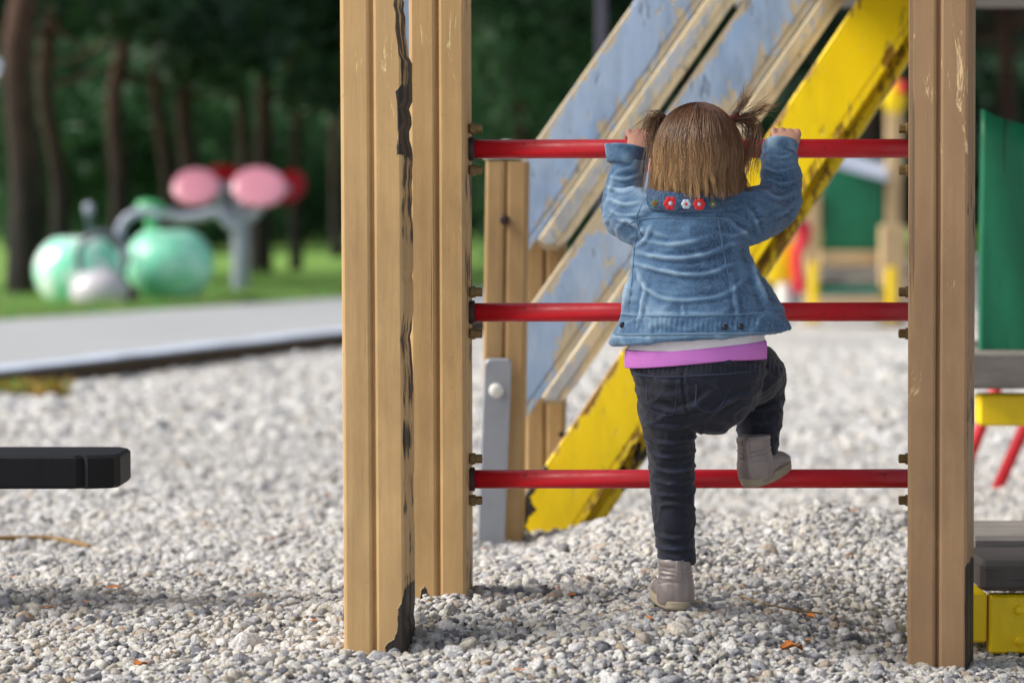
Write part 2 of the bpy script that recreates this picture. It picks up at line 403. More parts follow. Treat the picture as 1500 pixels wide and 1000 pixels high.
for k in range(9):
    ico = N_.new("GeometryNodeMeshIcoSphere"); ico.inputs['Radius'].default_value = 1; ico.inputs['Subdivisions'].default_value = 3
    pos = N_.new("GeometryNodeInputPosition"); ad = N_.new("ShaderNodeVectorMath"); ad.operation = 'ADD'; ad.inputs[1].default_value = (k*7.3, k*3.1, -k*5.7)
    L_.new(pos.outputs[0], ad.inputs[0])
    vo = N_.new("ShaderNodeTexVoronoi"); vo.inputs['Scale'].default_value = .75; L_.new(ad.outputs[0], vo.inputs['Vector'])
    nn = N_.new("ShaderNodeTexNoise"); nn.inputs['Scale'].default_value = 1.1; nn.inputs['Detail'].default_value = 2; L_.new(ad.outputs[0], nn.inputs['Vector'])
    m1 = N_.new("ShaderNodeMath"); m1.operation = 'MULTIPLY_ADD'; L_.new(vo.outputs['Distance'], m1.inputs[0]); m1.inputs[1].default_value = -.55; m1.inputs[2].default_value = .95
    m2 = N_.new("ShaderNodeMath"); m2.operation = 'MULTIPLY_ADD'; L_.new(nn.outputs['Fac'], m2.inputs[0]); m2.inputs[1].default_value = .9; L_.new(m1.outputs[0], m2.inputs[2])
    sv = N_.new("ShaderNodeVectorMath"); sv.operation = 'SCALE'; L_.new(pos.outputs[0], sv.inputs[0]); L_.new(m2.outputs[0], sv.inputs['Scale'])
    mv = N_.new("ShaderNodeVectorMath"); mv.operation = 'MULTIPLY'; L_.new(sv.outputs[0], mv.inputs[0]); mv.inputs[1].default_value = (random.uniform(.85, 1.15), random.uniform(.62, .95), random.uniform(.45, .72))
    sp = N_.new("GeometryNodeSetPosition"); L_.new(ico.outputs[0], sp.inputs[0]); L_.new(mv.outputs[0], sp.inputs['Position'])
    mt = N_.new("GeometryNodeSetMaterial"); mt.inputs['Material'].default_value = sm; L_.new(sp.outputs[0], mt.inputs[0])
    sh = N_.new("GeometryNodeSetShadeSmooth"); L_.new(mt.outputs[0], sh.inputs[0])
    g2i = N_.new("GeometryNodeGeometryToInstance"); L_.new(sh.outputs[0], g2i.inputs[0]); L_.new(g2i.outputs[0], jn.inputs[0])
ip = N_.new("GeometryNodeInstanceOnPoints"); L_.new(gi.outputs[0], ip.inputs['Points']); L_.new(jn.outputs[0], ip.inputs['Instance']); ip.inputs['Pick Instance'].default_value = True
ri = N_.new("FunctionNodeRandomValue"); ri.data_type = 'INT'; ri.inputs[4].default_value = 0; ri.inputs[5].default_value = 8; L_.new(ri.outputs[2], ip.inputs['Instance Index'])
rr_ = N_.new("FunctionNodeRandomValue"); rr_.data_type = 'FLOAT_VECTOR'; rr_.inputs[0].default_value = (-.75, -.75, 0); rr_.inputs[1].default_value = (.75, .75, 6.283); rr_.inputs['Seed'].default_value = 5
L_.new(rr_.outputs[0], ip.inputs['Rotation'])
na = N_.new("GeometryNodeInputNamedAttribute"); na.data_type = 'FLOAT'; na.inputs[0].default_value = "sz"; L_.new(na.outputs[0], ip.inputs['Scale'])
L_.new(ip.outputs[0], go.inputs[0])
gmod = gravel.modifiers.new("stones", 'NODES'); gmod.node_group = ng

# dry leaves and twigs on the gravel
LEAFB = simple("dry_leaf", S(188, 112, 48), .7, .35, 60, .002, 90)
TWIG = simple("dry_twig", S(150, 118, 70), .9, .3, 30)
def dry_leaf(px, py, y, size, rz, label, col=LEAFB):
    p = W(px, py, y); n = 7; vs = []; fs = []
    for i in range(n):
        s_ = i/(n-1); wd = math.sin(s_*PI)**.8*.42*(1+.3*math.sin(i*2.3))
        for j in (-1, 0, 1):
            vs.append(Vector(((s_-.5)*size, j*wd*size*.9, size*(.16*abs(j)+.25*math.sin(s_*PI)*.7+.05*math.sin(i*1.9+j)))))
    for i in range(n-1):
        for j in range(2): fs.append((i*3+j, i*3+j+1, i*3+j+4, i*3+j+3))
    M = Matrix.Rotation(rz, 3, 'Z'); z = float(H(p.x, p.y))+.008
    o = mk("dry_leaf", [M @ v+Vector((p.x, p.y, z)) for v in vs], fs, col); tag(o, label, "leaf"); return o
dry_leaf(1160, 915, -.30, .042, .5, "curled orange brown leaf on the gravel before the right post")
dry_leaf(1185, 842, .0, .026, 2.1, "small ochre leaf on gravel beyond the curled orange one")
dry_leaf(206, 912, -.35, .032, 1.1, "crumpled brown leaf lying on gravel at lower left of the ladder")
def twig(pts, r, label):
    P = []
    for (px, py, z0) in pts:
        g = G(px, py, z0); P.append((g.x, g.y, float(H(g.x, g.y))+.012))
    o = mk("twig", *loft(P, [r]*len(P), (0, 0, 1), 6, 4), TWIG); tag(o, label, "twig"); return o
twig([(-30, 782, 0), (30, 778, 0), (80, 776, 0), (130, 781, 0)], .005, "long dry tan twig lying on gravel below the black seat")
twig([(1085, 868, .02), (1120, 874, .02), (1165, 872, .02), (1205, 868, .02)], .0015, "thin grey twig on the gravel between the standing shoe and right post")

lv = []; lf = []
for k in range(260):
    y = random.uniform(-.8, 3.5); x = random.uniform(-1, 1)*(y+4.07)*.23; z = float(H(x, y))+.008+random.uniform(0, .006); a_ = random.uniform(0, 6.3); L_l = random.choice((.004, .006, .009, .016))*random.uniform(.7, 1.3)
    w_l = L_l*random.uniform(.12, .5); ca, sa = math.cos(a_), math.sin(a_); k0 = len(lv)
    for (p_, q_) in ((-1, 0), (0, -1), (1, 0), (0, 1)): lv.append((x+p_*L_l*ca-q_*w_l*sa, y+p_*L_l*sa+q_*w_l*ca, z+random.uniform(0, .004)))
    lf.append((k0, k0+1, k0+2, k0+3))
tag(mk("leaf_litter", lv, lf, LEAFB, None, False), "tiny scraps of dry leaf and bark scattered over the gravel", "leaf litter", kind="stuff")
# ------------------------------------------------------------------ path, kerb, lawn
ZP = .02
n0, n1 = G(0, 545, ZP), G(505, 487, ZP); f0, f1 = G(0, 468, ZP), G(505, 435, ZP)
dn = (n1-n0); df = (f1-f0)
A0, A1 = n0-dn*2.2, n0+dn*14; B0, B1 = f0-df*2.2, f0+df*14
m_ = 60; vs = []; fs = []
for i in range(m_+1):
    s_ = i/m_; p = A0.lerp(A1, s_); q = B0.lerp(B1, s_)
    vs += [p, q]
for i in range(m_): fs.append((2*i, 2*i+2, 2*i+3, 2*i+1))
tag(mk("path", vs, fs, CONC, origin=(0, 0, 0), smooth=False), kind="structure")
# kerb: timber edging with a row of pale stones on it
b = B(); e = dn.normalized(); nn_ = Vector((e.y, -e.x, 0))
M = Matrix.Translation(A0) @ Matrix(((e.x, -nn_.x, 0, 0), (e.y, -nn_.y, 0, 0), (0, 0, 1, 0), (0, 0, 0, 1)))
b.box((0, -.04, -.3), ((A1-A0).length, -.001, -.006), .004, M)
kb = b.make("kerb", KERBM, origin=tuple(A0)); tag(kb, kind="structure")
b = B(); L = (A1-A0).length; q = 0
while q < 45: b.box((q, -.03, -.002), (q+.29, .16, .014+random.uniform(-.003, .003)), .004, M); q += .30
tag(b.make("kerb_stones", PAVER, origin=tuple(A0)), kind="structure")
# lawn: from the far edge of the path to beyond the trees, gently rising
def lawn_z(x, y): return .006+np.maximum(0, np.asarray(y)-24)*.018
vs = []; fs = []; mm = 24
for i in range(m_+1):
    p = B0.lerp(B1, i/m_)
    for j in range(mm+1):
        d = (j/mm)**1.8*110; x, y = p.x-.25*d, p.y+d*.98
        vs.append((x, y, float(lawn_z(x, y)) if j else ZP-.01))
for i in range(m_):
    for j in range(mm): k = i*(mm+1)+j; fs.append((k, k+mm+1, k+mm+2, k+1))
t = NT("lawn_turf"); c = t.ramp(t.noise(1.2, 6, .65), [(.3, S(110, 152, 66)), (.5, S(140, 184, 84)), (.7, S(166, 206, 104))])
c = t.mix(t.math('MULTIPLY', t.noise(40, 4), .5), c, S(84, 130, 44)); t.bump(t.noise(60, 4), .03, 1); LAWN = t.fin(c, .9)
tag(mk("lawn", vs, fs, LAWN, origin=(0, 0, 0)), kind="structure")
t = NT("grass_blade"); oi = t.attr('col'); GB = t.fin(oi, .6, Subsurface_Weight=0)
# grass blades along the path and round the play pieces
lines = []; cols = []
for k in range(9000):
    s_ = random.random(); p = f0-df*.35+df*1.6*s_; d = random.random()**1.6*9
    x, y = p.x-.25*d+random.uniform(-.1, .1), p.y+.04+d; h = random.uniform(.04, .1); z = float(lawn_z(x, y)); q = random.uniform(0, 6.3)
    lines.append(np.array([(x, y, z), (x+.01*math.cos(q), y+.01*math.sin(q), z+h*.6), (x+.04*math.cos(q), y+.04*math.sin(q), z+h)]))
    g = np.array(S(random.randint(90, 155), random.randint(140, 185), random.randint(58, 95))); cols.append((g*.8, g))
v_, f_, c_ = tubes(lines, .006, 3, cols)
tag(mk("grass", v_, f_, GB, attrs={'col': c_}), "short green grass growing beyond the pale path", "grass", kind="stuff")
# weeds at the kerb foot
wp = G(45, 578, -.06); lines = []; cols = []
for k in range(160):
    x, y = wp.x+random.uniform(-.16, .16), wp.y+random.uniform(-.06, .06); h = random.uniform(.03, .09); z = -.07; q = random.uniform(0, 6.3)
    lines.append(np.array([(x, y, z), (x+.01*math.cos(q), y+.01*math.sin(q), z+h*.6), (x+.05*math.cos(q), y+.05*math.sin(q), z+h)]))
    g = np.array(S(190, 150, 50) if random.random() < .6 else S(110, 150, 50)); cols.append((g*.7, g))
v_, f_, c_ = tubes(lines, .006, 3, cols)
tag(mk("weed_tuft", v_, f_, GB, attrs={'col': c_}), "yellowing tuft of weeds at the foot of the kerb", "weeds")

# ------------------------------------------------------------------ grooved posts
def profile(wd, dp, r=.006, gw=.0035, gd=.008):
    """square section with eased corners and a V groove with eased lips down the middle of every face"""
    P = []
    def side(a, b, L):
        a = np.array(a, float); b = np.array(b, float); d = (b-a)/L; nn = np.array([d[1], -d[0]])
        m = L/2
        for s_, o in ((r, 0), (m*.5, 0), (m-gw*2.2, 0), (m-gw*1.2, -.0014), (m-gw*.35, -gd), (m+gw*.35, -gd), (m+gw*1.2, -.0014), (m+gw*2.2, 0), (m*1.5, 0), (L-r, 0)): P.append(a+d*s_+nn*o)
        P.append(b-d*r*.3+nn*(-r*.3))
    h, k = wd/2, dp/2
    side((-h, -k), (h, -k), wd); side((h, -k), (h, k), dp); side((h, k), (-h, k), wd); side((-h, k), (-h, -k), dp)
    return np.array(P)
def beam(p0, p1, prof, side=(1, 0, 0), rotf=None, carve=None, step=.012, cap_round=0):
    """sweep the section from p0 to p1; carve(s, local2d)-> new local2d; rotf(s, local2d) -> rot attribute"""
    p0, p1 = np.array(p0, float), np.array(p1, float); L = np.linalg.norm(p1-p0); T = (p1-p0)/L
    a = np.array(side, float); a -= T*(a @ T); a /= np.linalg.norm(a); bb = np.cross(T, a)
    n = max(2, int(L/step)); m = len(prof); vs = []; at = []; fs = []
    for i in range(n+1):
        s_ = L*i/n; q = prof.copy()
        if cap_round:
            e = min(s_, L-s_)
            if e < cap_round: q = q*(1-.35*(1-e/cap_round)**2)
        r = np.zeros(m) if rotf is None else rotf(s_, q)
        if carve is not None: q = carve(s_, q)
        for j in range(m): vs.append(p0+T*s_+a*q[j, 0]+bb*q[j, 1])
        at += list(r)
    for i in range(n):
        for j in range(m): fs.append((i*m+j, i*m+(j+1) % m, (i+1)*m+(j+1) % m, (i+1)*m+j))
    for r0, flip in ((0, True), (n, False)):
        k = len(vs); c0 = np.mean(vs[r0*m:r0*m+m], axis=0); vs.append(c0); at.append(0)
        for j in range(m):
            f = (r0*m+j, r0*m+(j+1) % m, k); fs.append(f[::-1] if flip else f)
    return vs, fs, at
def n1d(x, s=1.0, seed=0): return mnoise.noise(Vector((x*s, seed, .37)))
def rz(a): return (math.cos(a), math.sin(a), 0)

frame = empty("climbing_frame", (.3, 0, 0), "tan wooden climbing frame with three red rungs under the climbing child", "climbing frame")
PW = .094
def post(px, pyb, y, ang, ztop, mat, rotf=None, carve=None, lean=(0, 0), name="post", wd=PW, parent=frame, cast=.06):
    p = W(px, pyb, y); p0 = Vector((p.x, p.y, p.z-cast)); p1 = Vector((p.x+lean[0], p.y+lean[1], ztop))
    v_, f_, a_ = beam(p0, p1, profile(wd, wd), rz(ang), rotf, carve)
    return mk(name, v_, f_, mat, parent, False, {'rot': a_}), p0, p1
# front left post: rotten right edge; shade on its right face painted dark too
def carve1(s_, q):
    z = s_; q = q.copy(); h = .0495
    dpt = -.002+min(.022, max(0, (z-.85))*.05)+.008*max(0, n1d(z, 14, 2))+.010*max(0, n1d(z, 40, 5))*(.4+z)
    if .92 < z < .99: dpt -= .012
    if z < .13: dpt += (.13-z)*.02
    lim = h-max(0, dpt)
    m = q[:, 0] > lim
    q[m, 0] = lim; return q
def rot_shade1(s_, q):
    z = s_; h = .0495; r = np.clip((q[:, 0]-(h-.005-.003*n1d(z, 11, 3)))/.003, 0, 1)*(.42+.35*n1d(z, 7, 4)+.2*n1d(z, 31, 6))
    if .84 < z < .95 or z > 1.16: r = np.maximum(r, np.clip((q[:, 0]-(h-.020+.008*n1d(z, 30, 8)))/.006, 0, 1)*.65)
    if z < .18:
        k = (.18-z)/.12; r = np.maximum(r, np.clip((q[:, 0]-(h-.034*k))/.006, 0, 1)*.8)
    return np.clip(r, 0, 1)
p1o, *_ = post(557, 950, -.25, math.radians(-7), 2.0, TAN, rot_shade1, carve1, (-.007, 0), wd=.099)
def rot_shade2(s_, q):  # shade painted dark on the right face, plus a charred foot
    z = s_-.06; r = np.clip((q[:, 0]-(PW/2-.004))/.004, 0, 1)*(.38+.25*n1d(z, 9, 13))
    if z < .035: r = r+np.clip((.012-np.abs(q[:, 0]+.022))/.012+.7, 0, 1)*np.where(q[:, 0] < .004, .75, 0)*(1-z/.05)
    return np.clip(r, 0, 1)
p2o, *_ = post(648, 870, -.01, math.radians(-6), 2.0, TAN, rot_shade2, None, (-.004, 0))
def rot_shade3(s_, q):  # right face carries painted shade; chewed dark edge at the foot
    z = s_-.06; r = np.where(q[:, 0] > PW/2-.003, .3+.3*n1d(z, 9, 23), 0)
    if z < .18: r = r+np.clip((q[:, 0]-(PW/2-.012))/.012, 0, 1)*.45
    return np.clip(r, 0, 1)
p3o, *_ = post(1378, 975, -.14, math.radians(-17), 2.0, TAN2, rot_shade3, None, (-.011, 0), wd=.097)
# rungs with bolts and end flanges coloured dark for the junction shadow
for py in (218.5, 457.5, 701.5):
    a_, b_ = W(694, py, 0), W(1334, py-1, -.03)
    b_.z = a_.z+(b_.z-a_.z)
    o = mk("rung", *cyl(a_, b_, .0158, 28, .02), RED, frame)
    d = (b_-a_).normalized()
    mk("shadow_flange", *cyl(a_-d*.012, a_+d*.001, .0205, 20, .1), DARKM, o)
    for pyb in (py-30, py+31):
        for px, s_ in ((698, 1), (1325, -1)):
            yb = -.012 if s_ > 0 else -.045
            c0 = W(px, pyb, yb); q = B()
            v_, f_ = loft([c0-Vector((.012*s_, 0, 0)), c0+Vector((.009*s_, 0, 0))], [.0075, .0075], (0, 0, 1), 6, 1, .15); q.add(v_, f_)
            v_, f_ = cyl(c0-Vector((.010*s_, 0, 0)), c0-Vector((.002*s_, 0, 0)), .0098, 14, .1); q.add(v_, f_)
            q.make("bolt", BRASS, p2o if s_ > 0 else p3o)

# ------------------------------------------------------------------ ramp of slanting beams behind the child
ramp = empty("slanting_ramp", (.2, 1.1, -.02), "steep slanting ramp of peeling blue and bright yellow beams behind the child", "play ramp")
YR = 1.12
sp1, *_ = post(736, 792, YR-.05, math.radians(-4), float(W(740, 237, YR-.05).z), TAN3, None, None, (.012, 0), "support_post", .088, ramp)
sp2, *_ = post(800, 770, YR+.42, math.radians(-4), float(W(800, 352, YR+.42).z), TAN3, None, None, (.0, 0), "support_post", .09, ramp)
for px, py, r in ((739, 322, .010),):
    c0 = W(px, py, YR-.1); mk("bolt", *cyl(c0+Vector((0, .02, 0)), c0-Vector((0, .004, 0)), r, 14, .3), DARKM, sp1)
c0 = W(742, 234, YR-.05); q = B(); q.box((c0.x-.05, c0.y-.045, c0.z+.001), (c0.x+.05, c0.y+.05, c0.z+.007), .002); v_, f_ = ball((c0.x, c0.y, c0.z+.02), (.032, .032, .022)); q.add(v_, f_)
q.make("post_cap", WHITEP, sp1)
# steel strap with rounded top, one white bolt cap
q = B(); pb, pt = W(719, 795, YR-.13), W(729, 545, YR-.13)
ax = (pt-pb); L = ax.length; T = ax.normalized(); hw = .029; prof = []
outl = [(-hw, -.06), (hw, -.06)]+[(hw, L-.01)]+[(math.cos(a)*.012+hw-.012, L+.016+math.sin(a)*.012) for a in np.linspace(0, PI/2, 5)]+[(-hw+.012+math.cos(a)*.012, L+.016+math.sin(a)*.012) for a in np.linspace(PI/2, PI, 5)]+[(-hw, L-.01)]
n = len(outl); vs = []
for dy, ins in ((0, .003), (.003, 0), (.026, 0)):
    for (x, z) in outl:
        x2 = x*(1-ins/hw); z2 = z-(ins if z > L else 0); vs.append(pb+Vector((x2, dy, 0))+T*z2)
fs = [tuple(range(n))]+[(k*n+j, (k+1)*n+j, (k+1)*n+(j+1) % n, k*n+(j+1) % n) for k in (0, 1) for j in range(n)]
q.add(vs, fs); strap = q.make("steel_strap", STEEL, ramp)
# sunken face rib
c0 = W(727, 572, YR-.14); v_, f_ = ball(c0, (.0155, .01, .0155), 18, 10); mk("bolt_cap", v_, f_, WHITEP, strap)
def slat(top, bot, w_px, y, mat, name, groove=.66, dep=.055, rotf=None, carve=None, tilt=0, gd=.008):
    tilt = .33*(bot[1]-top[1])/850
    """a slanting board; top/bot = pixel of its left edge, w_px its horizontal width"""
    yb_ = y+.33*(812-bot[1])/850*1.0; pt, pb = W(top[0]+w_px/2, top[1], yb_+tilt), W(bot[0]+w_px/2, bot[1], yb_)
    T = (pt-pb).normalized(); wpx = w_px/ (F/(4.07+y)); wd = wpx*abs(T.z); L = wd; h = wd/2; k = dep/2
    g = -h+wd*groove; P = []
    for x, o in ((-h, .004), (-h+.004, 0), (-h+wd*.2, 0), (-h+wd*.4, 0), (g-.010, 0), (g-.004, .0015), (g-.0012, gd), (g+.0012, gd), (g+.004, .0015), (g+.01, 0), (h-.008, 0), (h, .008)): P.append((x, -k+o))
    for x, o in ((h, k-.004), (h-.004, k), (0, k), (-h+.004, k), (-h, k-.004)): P.append((x, o))
    P = np.array(P)
    side = Vector((1, 0, 0)); sd = side-T*side.dot(T)
    v_, f_, a_ = beam(pb, pt, P, sd, rotf, carve, .015, 0)
    wa = [max(0., 1-min(abs(P[j % len(P), 0]+h), abs(P[j % len(P), 0]-g)*1.3, abs(P[j % len(P), 0]-h))/.03) for j in range(len(v_))]
    return mk(name, v_, f_, mat, ramp, False, {'rot': a_, 'wear': wa})
def cutleft(x0):
    def cv(s_, q):
        q = q.copy(); lim = q[:, 0].min()+max(0, (x0-s_*.57)/.82); q[:, 0] = np.maximum(q[:, 0], lim); return q
    return cv
# board A and B: wide blue strip + narrow weathered strip with rounded foot
def feet(L0): 
    def cv(s_, q):
        q = q.copy()
        if s_ < .05:
            h = q[:, 0].max(); lim = h-.035*(1-math.sqrt(max(0, 1-(1-s_/.05)**2))); q[:, 0] = np.minimum(q[:, 0], lim)
        return q
    return cv
slope = .70
slat((929+40*slope, -40), (929-352*slope, 352), 103, YR+.12, BLUE, "blue_board", .97, carve=cutleft(.055))
slat((1034+40*slope, -40), (1034-364*slope, 364), 44, YR+.115, BLUEW, "weathered_board", .9, carve=feet(0), gd=.0)
slat((1089+40*slope, -40), (1089-590*slope, 590), 110, YR+.12, BLUE, "blue_board", .97, carve=cutleft(.075))
slat((1201+40*slope, -40), (1201-592*slope, 592), 36, YR+.115, BLUEW, "weathered_board", .9, carve=feet(0), gd=.0)
def yrot(s_, q):
    r = np.zeros(len(q)); h = q[:, 0].max()
    if s_ < .30: r += np.clip((-q[:, 0]-h+.004+.075*max(0, 1-s_/.22)+.025*n1d(s_, 20, 4))/.010, 0, 1)*.8
    if .12 < s_ < .34: r += np.clip((q[:, 0]-h+.006+.03*max(0, n1d(s_, 22, 9)))/.01, 0, 1)*.75
    return np.clip(r, 0, 1)
slat((1253+50*.68, -50), (1253-812*.68+8, 812), 112, YR+.06, YEL, "yellow_board", .97, rotf=yrot)
slat((1363+50*.68, -50), (1363-812*.68+12, 812), 30, YR+.09, YEL, "yellow_edge_board", .5, gd=0, rotf=lambda s_, q: np.full(len(q), .5 if .18 < s_ < .30 else .02+.15*n1d(s_, 9, 3)))
for px, py in ((1212, 86), (1281, 90), (822, 636), (890, 641)):
    c0 = W(px, py, YR+.034+.33*(812-py)/850); mk("screw", *cyl(c0+Vector((0, .012, 0)), c0-Vector((0, .0015, 0)), .0062, 12, .2), DARKM, ramp)
# blue board of the neighbouring panel seen between the two left posts
nb = B(); c0, c1 = W(560, -520, .9), W(612, 815, .9); nb.box((c0.x, .9, c1.z), (c1.x, .93, c0.z), .004)
mk_ = nb.make("blue_panel", BLUE); tag(mk_, "pale blue board glimpsed between the two left tan posts", "panel")

# ------------------------------------------------------------------ stair and play house at right edge
stair = empty("play_steps", (.9, .2, -.05), "weathered grey wooden steps with yellow risers beside the right post", "steps")
def pbox(x0, y0, x1, y1, ya, yb, mat, name, parent, bev=.006):
    a_, b_ = W(x0, y1, ya), W(x1, y0, ya); q = B()
    q.box((a_.x, ya, a_.z), (b_.x, yb, b_.z), bev); return q.make(name, mat, parent)
s1 = pbox(1437, 822, 1760, 866, -.02, .17, DKW, "step_board", stair, .008)
s2 = pbox(1422, 785, 1760, 818, .18, .42, GREYW, "step_board", stair, .008)
y1_ = pbox(1449, 871, 1740, 957, .0, .03, YEL, "riser", stair, .004)
y2_ = pbox(1413, 867, 1446, 941, -.0, .12, YEL, "side_cheek", stair, .004)
for px, py in ((1493, 893), (1493, 938)):
    c0 = W(px, py, -.001); mk("bolt", *cyl(c0+Vector((0, .01, 0)), c0-Vector((0, .005, 0)), .008, 14, .4), YEL, y1_)
pbox(1462, 950, 1740, 978, .06, .11, DKW, "footing", stair)
house = empty("play_house", (1.4, 1.4, -.06), "green walled play house with grey deck and yellow beam beside the steps", "play house")
yh = 1.25
# green wall board with soft vertical waves
vs = []; fs = []; a_ = W(1436, 512, yh); b_ = W(1900, 160, yh); nxg, nzg = 90, 8
for side_ in (0, 1):
    for j in range(nzg+1):
        for i in range(nxg+1):
            x = a_.x+(b_.x-a_.x)*i/nxg; zt = b_.z-.30*i/nxg*.9-.003*math.sin(i*.35); z = a_.z+(zt-a_.z)*j/nzg
            vs.append((x, yh+.005*math.sin(i*.35+j*.5)+.025*side_, z))
K = (nxg+1)*(nzg+1)
for j in range(nzg):
    for i in range(nxg):
        k = j*(nxg+1)+i; fs.append((k, k+1, k+nxg+2, k+nxg+1)); fs.append((K+k, K+k+nxg+1, K+k+nxg+2, K+k+1))
for i in range(nxg): k = nzg*(nxg+1)+i; fs.append((k, k+1, K+k+1, K+k))
for j in range(nzg): k = j*(nxg+1); fs.append((k, k+nxg+1, K+k+nxg+1, K+k))
mk("wall_board", vs, fs, GREEN, house)
pbox(1418, 516, 1900, 570, yh-.1, yh+.5, GREYW, "deck", house)
pbox(1434, 577, 1900, 624, yh-.04, yh+.02, YEL, "beam", house)
pbox(1380, -330, 2500, -290, -.6, 2.6, GREYW, "added_shade_roof", house)  # unseen roof added to keep skylight off the right rungs and post
pbox(2300, -290, 2360, 800, yh-.1, yh, TAN3, "leg", house)  # unseen leg added to carry the shading slab
pbox(1640, -290, 1700, 520, yh+.1, yh+.2, TAN3, "leg", house)  # second leg added under the shading slab
dp = pbox(1560, 570, 1600, 820, yh, yh+.09, TAN3, "leg", house)
for x0, x1, yy in ((1447, 1400, 2.9), (1512, 1458, 2.9)):
    p0, p1 = W(x0, 600, yy), W(x1, 722, yy)
    o = mk("red_bar", *cyl(p0+(p0-p1)*.9, p1+(p1-p0)*.25, .018, 14), RED, house)

# ------------------------------------------------------------------ black seat jutting in at left
seat = empty("seesaw", (-1.1, .35, -.05), "black rubber topped seesaw plank end hovering over gravel near the kerb", "seesaw")
ys_ = -.02; a_, b_ = W(-560, 716, ys_), W(172, 667, ys_)
q = B(); vs = []; fs = []; out = []
W0, W1 = a_.x, b_.x; z0, z1 = a_.z, b_.z; dpt = .17
# plan outline with rounded and stepped end
plan = [(W0, 0), (W1-.07, 0), (W1-.058, .006), (W1-.05, -.002), (W1-.03, .004), (W1-.008, .012), (W1, .03), (W1, dpt-.03), (W1-.02, dpt), (W0, dpt)]
n = len(plan)
for z, ins in ((z0, .004), (z0+.005, 0), (z1-.005, 0), (z1, .005)):
    cx, cy = (W0+W1)/2, dpt/2
    for (x, y) in plan: vs.append((x-ins*np.sign(x-cx), ys_+y-ins*np.sign(y-cy), z))
for k in range(3):
    for j in range(n): fs.append((k*n+j, k*n+(j+1) % n, (k+1)*n+(j+1) % n, (k+1)*n+j))
fs.append(tuple(range(n))[::-1]); fs.append(tuple(3*n+j for j in range(n)))
mk("plank", vs, fs, RUBBER, seat, False)
p = W(-420, 716, ys_+dpt/2); zg = float(H(p.x, p.y))
mk("pivot_post", *cyl((p.x, p.y, zg-.05), (p.x, p.y, z0-.001), .04), STEEL, seat)
# round steel knob on a pole at the left edge
kn = empty("exercise_pole", (0, 0, 0)); p = W(-9, 99, 3.0); zg = float(H(p.x, p.y)); kn.location = (p.x-.08, p.y, zg)
tag(kn, "steel rimmed round knob on a pole peeping in above the black plank", "exercise pole")
GLS = simple("pale_enamel", S(190, 215, 230), .2, .1, 10, Coat_Weight=.6)
vs, fs, _ = tubes([np.array([(p.x+.05*math.cos(a)*.8-.015, p.y, p.z+.036*math.sin(a)) for a in np.linspace(0, 2*PI, 25)])], .009, 8)
mk("ring", vs, fs, STEEL, kn)
mk("knob", *ball((p.x-.015, p.y+.005, p.z), (.034, .012, .03)), GLS, kn)
mk("pole", *cyl((p.x-.11, p.y+.02, zg-.05), (p.x-.11, p.y+.02, p.z+.3), .03), STEEL, kn)
mk("arm", *cyl((p.x-.11, p.y+.02, p.z), (p.x-.05, p.y+.02, p.z), .012), STEEL, kn)

# ------------------------------------------------------------------ play pieces on the lawn
MINT = simple("mint_enamel", S(158, 242, 210), .22, .16, 5, Coat_Weight=.2)
MINTD = simple("mint_shell", S(176, 246, 216), .22, .2, 7, Coat_Weight=.3)
def blotchy(name, c1, c2):  # white reflections painted into the mint as blotches
    t = NT(name); return t.fin(t.mix(t.ramp(t.noise(6, 4, .6), [(.45, 0), (.62, 1)]), c1, c2), .25, Coat_Weight=.4)
MINT = blotchy("mint_enamel_glare", S(140, 232, 196), S(190, 250, 226)); MINTD = blotchy("mint_shell_glare", S(140, 236, 200), S(240, 255, 250))
PINK = simple("pink_glare_enamel", S(255, 168, 190), .25, .06, 6, Coat_Weight=.5)  # sun glare on the red wheels painted in as pink
DRED = simple("dark_red_enamel", S(150, 8, 22), .35, .15, 6)
GREYT = simple("grey_tube_enamel", S(172, 178, 198), .35, .1, 6)
LEAFG = simple("leaf_green_enamel", S(86, 178, 118), .35, .1, 6)
BROWN = simple("brown_enamel", S(92, 60, 48), .5, .1, 6)
yb = float(G(200, 447, .0).y)
ap = empty("apple_play_shell", tuple(W(245, 450, yb)), "mint green apple shaped play shell with leaf on top, beside the pale exercise post", "play sculpture")
def apple(px, py, rpx, rpy, y, mat, name, parent):
    c0 = W(px, py, y); k = F/(4.07+y); vs, fs = ball((0, 0, 0), 1, 28, 18); out = []
    for v in vs:
        r = math.hypot(v.x, v.y); z = v.z
        z2 = z*(1-.25*max(0, 1-r*2.2)) ; rr = 1+.06*z
        out.append((c0.x+v.x*rr*rpx/k, c0.y+v.y*rr*rpx/k, c0.z+z2*rpy/k))
    return mk(name, out, fs, mat, parent)
apple(248, 390, 65, 60, yb, MINT, "shell", ap)
def arc(pts, r, y, mat, name, parent):
    return mk(name, *loft([tuple(W(a, b, y)) for a, b in pts], [r]*len(pts), (0, 1, 0), 12, 5), mat, parent)
arc([(182, 372), (175, 340), (188, 318), (215, 309), (238, 318)], .035, yb-.3, GREYT, "hoop", ap)
c0 = W(222, 306, yb); mk("leaf", *ball(c0, (.14, .1, .075), 18, 10, Matrix.Rotation(.25, 3, 'Y')), LEAFG, ap)
mk("stalk", *cyl(W(222, 350, yb), W(222, 310, yb), .05), LEAFG, ap)
ap2 = empty("shell_rider", tuple(W(120, 455, yb-1)), "pale mint shell with painted glare, white dome seat and grey hoop, leftmost play piece", "play sculpture")
apple(115, 400, 65, 60, yb-.6, MINTD, "shell", ap2)
c0 = W(146, 428, yb-1.1); mk("dome_seat", *ball(c0, (.24, .24, .19), 20, 12), simple("white_grey_enamel", S(205, 200, 208), .3, .15, 5), ap2)
